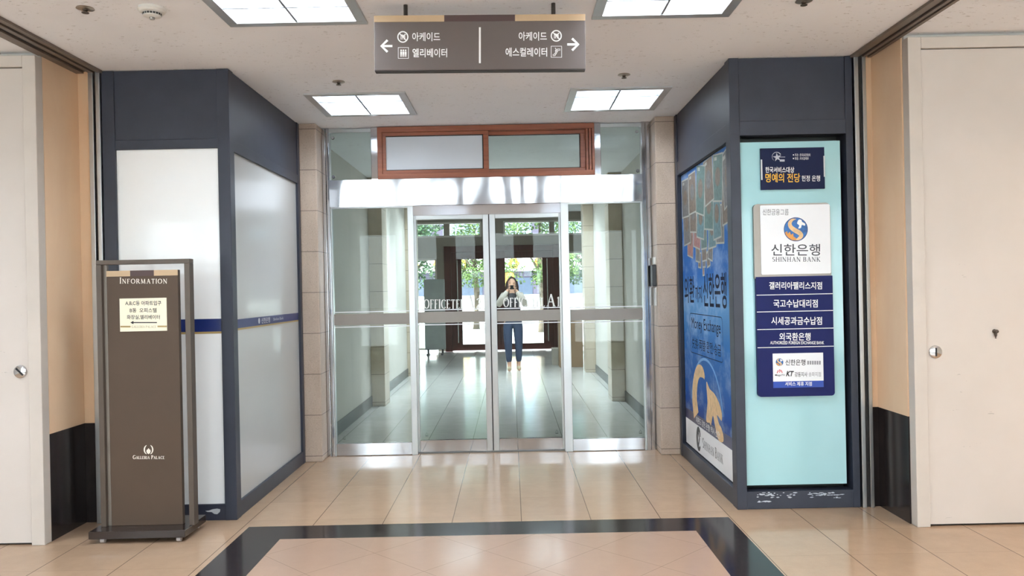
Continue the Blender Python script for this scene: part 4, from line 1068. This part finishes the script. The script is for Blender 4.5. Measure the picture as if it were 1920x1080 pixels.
for k in range(9):
    x0 = -13 + k * 3; f_ = MB().box(x0, x0 + 2.3, 47.95, 48.05, 3.9, 6.6).build('window', mat('bluish shop glass', (120, 140, 160), .1), BLD)
    MB().box(x0, x0 + 2.3, 47.95, 48.05, .1, 2.1).build('shop_window', mat('dim shop glass', (70, 78, 96), .1), BLD)
MB().box(-7, 7, 47.7, 48.0, 2.5, 3.4).build('sign_board', SHEET, BLD)
MB().box(-.75, .2, 47.8, 48.0, 1.2, 2.45).build('orange_panel', mat('orange panel', (222, 140, 48), .5), BLD)
b = MB(); FB = front(47.7)
for k in range(-4, 5):
    cx = k * 1.5 + .2
    for j in range(6): b.disc(FB, cx + .22 * math.cos(j * PI / 3), 2.95 + .22 * math.sin(j * PI / 3), .14, .02, k % 2, 10)
b.build('flower_print', [GOLD, LOGOO], BLD)
# added low white wall, stands in for glaring sunlit pavement
MB().box(-9, 9, 34, 34.3, -.03, 1.1).box(-9, 9, 33.95, 34.35, 1.1, 1.18).build('trim_11', mat('pavement glare white', (226, 226, 224), .7), kind='structure')
def hoop(x, label):
    pts = [(x, 20.2, -.03), (x, 20.2, .52)] + [(x + .2 - .2 * math.cos(a * PI / 8), 20.2, .52 + .2 * math.sin(a * PI / 8)) for a in range(1, 5)] + [(x + .9, 20.2, .72)] + [(x + .9 + .2 * math.sin(a * PI / 8), 20.2, .52 + .2 * math.cos(a * PI / 8)) for a in range(1, 5)] + [(x + 1.1, 20.2, -.03)]
    t = thing('hoop_railing', label, 'railing', (x, 20.2, -.03)); MB().tube(pts, .032, 12).build('hoop_tube', STEEL, t, 50)
    MB().lathe([(0, 0), (.07, 0), (.07, .012), (0, .012)], (x, 20.2, -.03), 16).build('foot_plate', STEEL, t); MB().lathe([(0, 0), (.07, 0), (.07, .012), (0, .012)], (x + 1.1, 20.2, -.03), 16).build('foot_plate', STEEL, t)
hoop(1.70, 'steel hoop railing outside the right entrance window')

# ------------------------------------------------------------------ camera holder's reflection, built as a solid figure in the corridor
def skin(nodes, edges, sub=2, root=0):
    """nodes: (x, y, z, rx, ry); grows a smooth body along the edges"""
    me = bpy.data.meshes.new('sk'); me.from_pydata([n[:3] for n in nodes], edges, []); ob = bpy.data.objects.new('sk', me); COL.objects.link(ob)
    md = ob.modifiers.new('s', 'SKIN'); md.use_smooth_shade = True
    for i, n in enumerate(nodes): me.skin_vertices[0].data[i].radius = (n[3], n[4] if len(n) > 4 else n[3])
    for i in range(len(nodes)): me.skin_vertices[0].data[i].use_root = (i == root)
    sb = ob.modifiers.new('u', 'SUBSURF'); sb.levels = sub; sb.render_levels = sub
    dg = bpy.context.evaluated_depsgraph_get(); out = bpy.data.meshes.new_from_object(ob.evaluated_get(dg))
    bpy.data.objects.remove(ob); bpy.data.meshes.remove(me); return out
PX, PYY = at(963, 690, 13.9)[0], 13.9
PE = thing('person', 'person with long dark hair in a pale top and blue jeans, photographing in the corridor', 'person', (PX, PYY, 0))
SKIN = mat('skin', (206, 160, 134), .5, var=.03); HAIR = mat('dark brown hair', (48, 30, 26), .45, var=.15, scale=40)
JEAN = mat('dark blue denim', (44, 58, 84), .8, var=.12, scale=40); TOP = mat('pale grey knit', (196, 188, 178), .85, var=.05, scale=40); VEST = mat('charcoal vest', (56, 54, 58), .8, var=.1); SHOE = mat('beige shoes', (196, 178, 150), .6)
# joints: pelvis, waist, chest, neck base, neck, head
hipz, = (.84,)
L = {}
legs = [(.085, .02, -1), (-.075, -.07, 1)]
body = [(0, 0, .88, .125, .09), (0, 0, 1.02, .11, .085), (0, .005, 1.17, .125, .09), (0, .01, 1.29, .11, .07), (0, .0, 1.37, .05, .05), (0, -.02, 1.45, .06, .06),
        (.15, .01, 1.30, .052), (.235, -.06, 1.12, .042), (.15, -.24, 1.27, .034), (.06, -.25, 1.40, .026),
        (-.15, .01, 1.30, .052), (-.245, -.06, 1.13, .042), (-.15, -.24, 1.28, .034), (-.06, -.25, 1.41, .026),
        (.09, 0, .82, .085), (.10, -.01, .47, .056), (.09, .02, .10, .038), (.095, -.05, .035, .036), (.10, -.13, .028, .03),
        (-.09, 0, .82, .085), (-.085, -.08, .47, .056), (-.07, -.09, .10, .038), (-.072, -.16, .035, .036), (-.075, -.24, .028, .03)]
edges = [(0, 1), (1, 2), (2, 3), (3, 4), (4, 5), (3, 6), (6, 7), (7, 8), (8, 9), (3, 10), (10, 11), (11, 12), (12, 13), (0, 14), (14, 15), (15, 16), (16, 17), (17, 18), (0, 19), (19, 20), (20, 21), (21, 22), (22, 23)]
bd = MB(); bd.mesh(skin(body, edges))
def uvball(c, r, n=20, k=14, fn=None):
    vs = []; 
    for i in range(k + 1):
        t = PI * i / k
        for j in range(n):
            a = 2 * PI * j / n; v = Vector((math.sin(t) * math.cos(a), math.sin(t) * math.sin(a), math.cos(t)))
            if fn: v = fn(v)
            vs.append((c[0] + v.x * r[0], c[1] + v.y * r[1], c[2] + v.z * r[2]))
    fs = [(i * n + j, (i + 1) * n + j, (i + 1) * n + (j + 1) % n, i * n + (j + 1) % n) for i in range(k) for j in range(n)]
    return vs, fs
HZ = 1.50
def headfn(v):
    w = 1 - .22 * max(0, -v.z) ** 1.5
    q = Vector((v.x * w, v.y * (1 - .1 * max(0, -v.z)), v.z))
    if v.y < -.85 and abs(v.x) < .25 and -.35 < v.z < .1: q.y -= .14
    return q
bd.add(*uvball((0, -.01, HZ), (.074, .09, .108), 24, 18, headfn))
for s_ in (-1, 1): bd.add(*uvball((s_ * .076, .0, HZ - .005), (.012, .02, .03), 8, 6))
# hands: a palm and five fingers closed round the phone
for s_ in (-1, 1):
    hz = 1.42; px_ = s_ * .052
    bd.mesh(skin([(s_ * .062, -.252, hz - .03, .02, .014), (px_, -.262, hz + .012, .026, .012), (px_, -.268, hz + .04, .024, .010)], [(0, 1), (1, 2)], 1))
    for j, (dz, ln) in enumerate(((.045, .95), (.025, 1.05), (.005, 1.0), (-.015, .8))):
        bd.mesh(skin([(s_ * .058, -.262, hz + dz, .0085), (s_ * .062, -.287, hz + dz + .006, .008), (s_ * (.062 - .022 * ln), -.303, hz + dz + .008, .0075), (s_ * (.062 - .038 * ln), -.3045, hz + dz + .006, .0065)], [(0, 1), (1, 2), (2, 3)], 1))
    bd.mesh(skin([(s_ * .05, -.255, hz - .01, .010), (s_ * .036, -.262, hz + .012, .009), (s_ * .022, -.2695, hz + .028, .0075)], [(0, 1), (1, 2)], 1))
bd2 = MB(); bd2.add([(v[0] + PX, v[1] + PYY, v[2]) for v in bd.v], bd.f)
body_o = bd2.build('body', SKIN, PE, 180)
def cloth(name, nodes, edges, m, parent=PE, sub=2):
    me = skin(nodes, edges, sub); q = MB(); q.add([(v.co.x + PX, v.co.y + PYY, v.co.z) for v in me.vertices], [tuple(p.vertices) for p in me.polygons]); return q.build(name, m, parent, 180)
g = lambda i, e, f=None: body[i][:3] + (body[i][3] + e, (body[i][4] if len(body[i]) > 4 else body[i][3]) + (e if f is None else f))
cloth('jeans', [(0, 0, .97, .125, .098), (0, 0, .88, .14, .104), g(14, .02), g(15, .02), (.092, .015, .13, .052), g(19, .02), g(20, .02), (-.072, -.09, .13, .052)], [(0, 1), (1, 2), (2, 3), (3, 4), (1, 5), (5, 6), (6, 7)], JEAN)
cloth('knit_top', [(0, 0, .93, .137, .105), g(1, .026), g(2, .022), g(3, .012), g(6, .016), g(7, .02), (.15, -.235, 1.265, .05), (.075, -.248, 1.375, .038), g(10, .016), g(11, .02), (-.15, -.235, 1.275, .05), (-.075, -.248, 1.385, .038)], [(0, 1), (1, 2), (2, 3), (3, 4), (4, 5), (5, 6), (6, 7), (3, 8), (8, 9), (9, 10), (10, 11)], TOP)
cloth('vest', [(0, -.006, .92, .158, .128), (0, -.006, 1.05, .152, .13), (0, -.004, 1.18, .158, .13), (0, -.002, 1.29, .12, .1), (0, 0, 1.36, .062, .07)], [(0, 1), (1, 2), (2, 3), (3, 4)], VEST)
for i, j, k in ((16, 17, 18), (21, 22, 23)):
    a, c, e = body[i], body[j], body[k]
    cloth('shoe', [(a[0], a[1] + .01, .045, .045), (c[0], c[1], .043, .042), (e[0], e[1], .036, .036)], [(0, 1), (1, 2)], SHOE)
h = MB()
def hairfn(v): return v
vs, fs = uvball((PX, PYY + .012, HZ + .012), (.086, .098, .114), 24, 18, None)
keep = []
for f in fs:
    c = [sum(vs[i][k] for i in f) / 4 for k in range(3)]
    if c[1] - PYY < -.05 and c[2] < HZ + .045 and abs(c[0] - PX) < .052: continue
    keep.append(f)
h.add(vs, keep)
for s_ in (-1, 1):
    for q in range(6):
        x0 = PX + s_ * (.056 + .005 * q); y0 = PYY + .02 * q - .05
        h.tube([(x0, y0 + .02, HZ + .05), (x0 + s_ * .014, y0, HZ - .06), (x0 + s_ * .016, y0 - .012, HZ - .17), (x0 + s_ * .004, y0 - .02, HZ - .27)], [.016, .024, .026, .008], 8)
for q in range(7): h.tube([(PX - .06 + .02 * q, PYY + .085, HZ + .03), (PX - .066 + .022 * q, PYY + .1, HZ - .12), (PX - .06 + .02 * q, PYY + .1, HZ - .27)], [.02, .028, .012], 8)
h.build('hair', HAIR, PE, 60)
e_ = MB()
for s_ in (-1, 1): e_.add(*uvball((PX + s_ * .03, PYY - .088, HZ + .012), (.012, .006, .006), 10, 6))
e_.build('eyes', mat('dark eyes', (36, 28, 26), .2), PE, 60)
MB().add(*uvball((PX, PYY - .092, HZ - .052), (.02, .006, .006), 12, 6)).build('mouth', mat('lips', (168, 92, 88), .4), PE, 60)
PH = thing('phone', 'dark phone of the reflected figure held up in both hands before the face', 'phone', (PX, PYY - .285, 1.42))
MB().bbox(PX - .066, PX + .066, PYY - .294, PYY - .276, 1.405, 1.475, .004).build('phone_body', mat('black phone glass', (26, 28, 32), .15), PH)
MB().lathe([(0, -.003), (.008, -.003), (.009, 0), (0, 0)], (PX + .045, PYY - .294, 1.455), 14, 0, 'Y').build('camera_lens', CHROME, PH, 40)
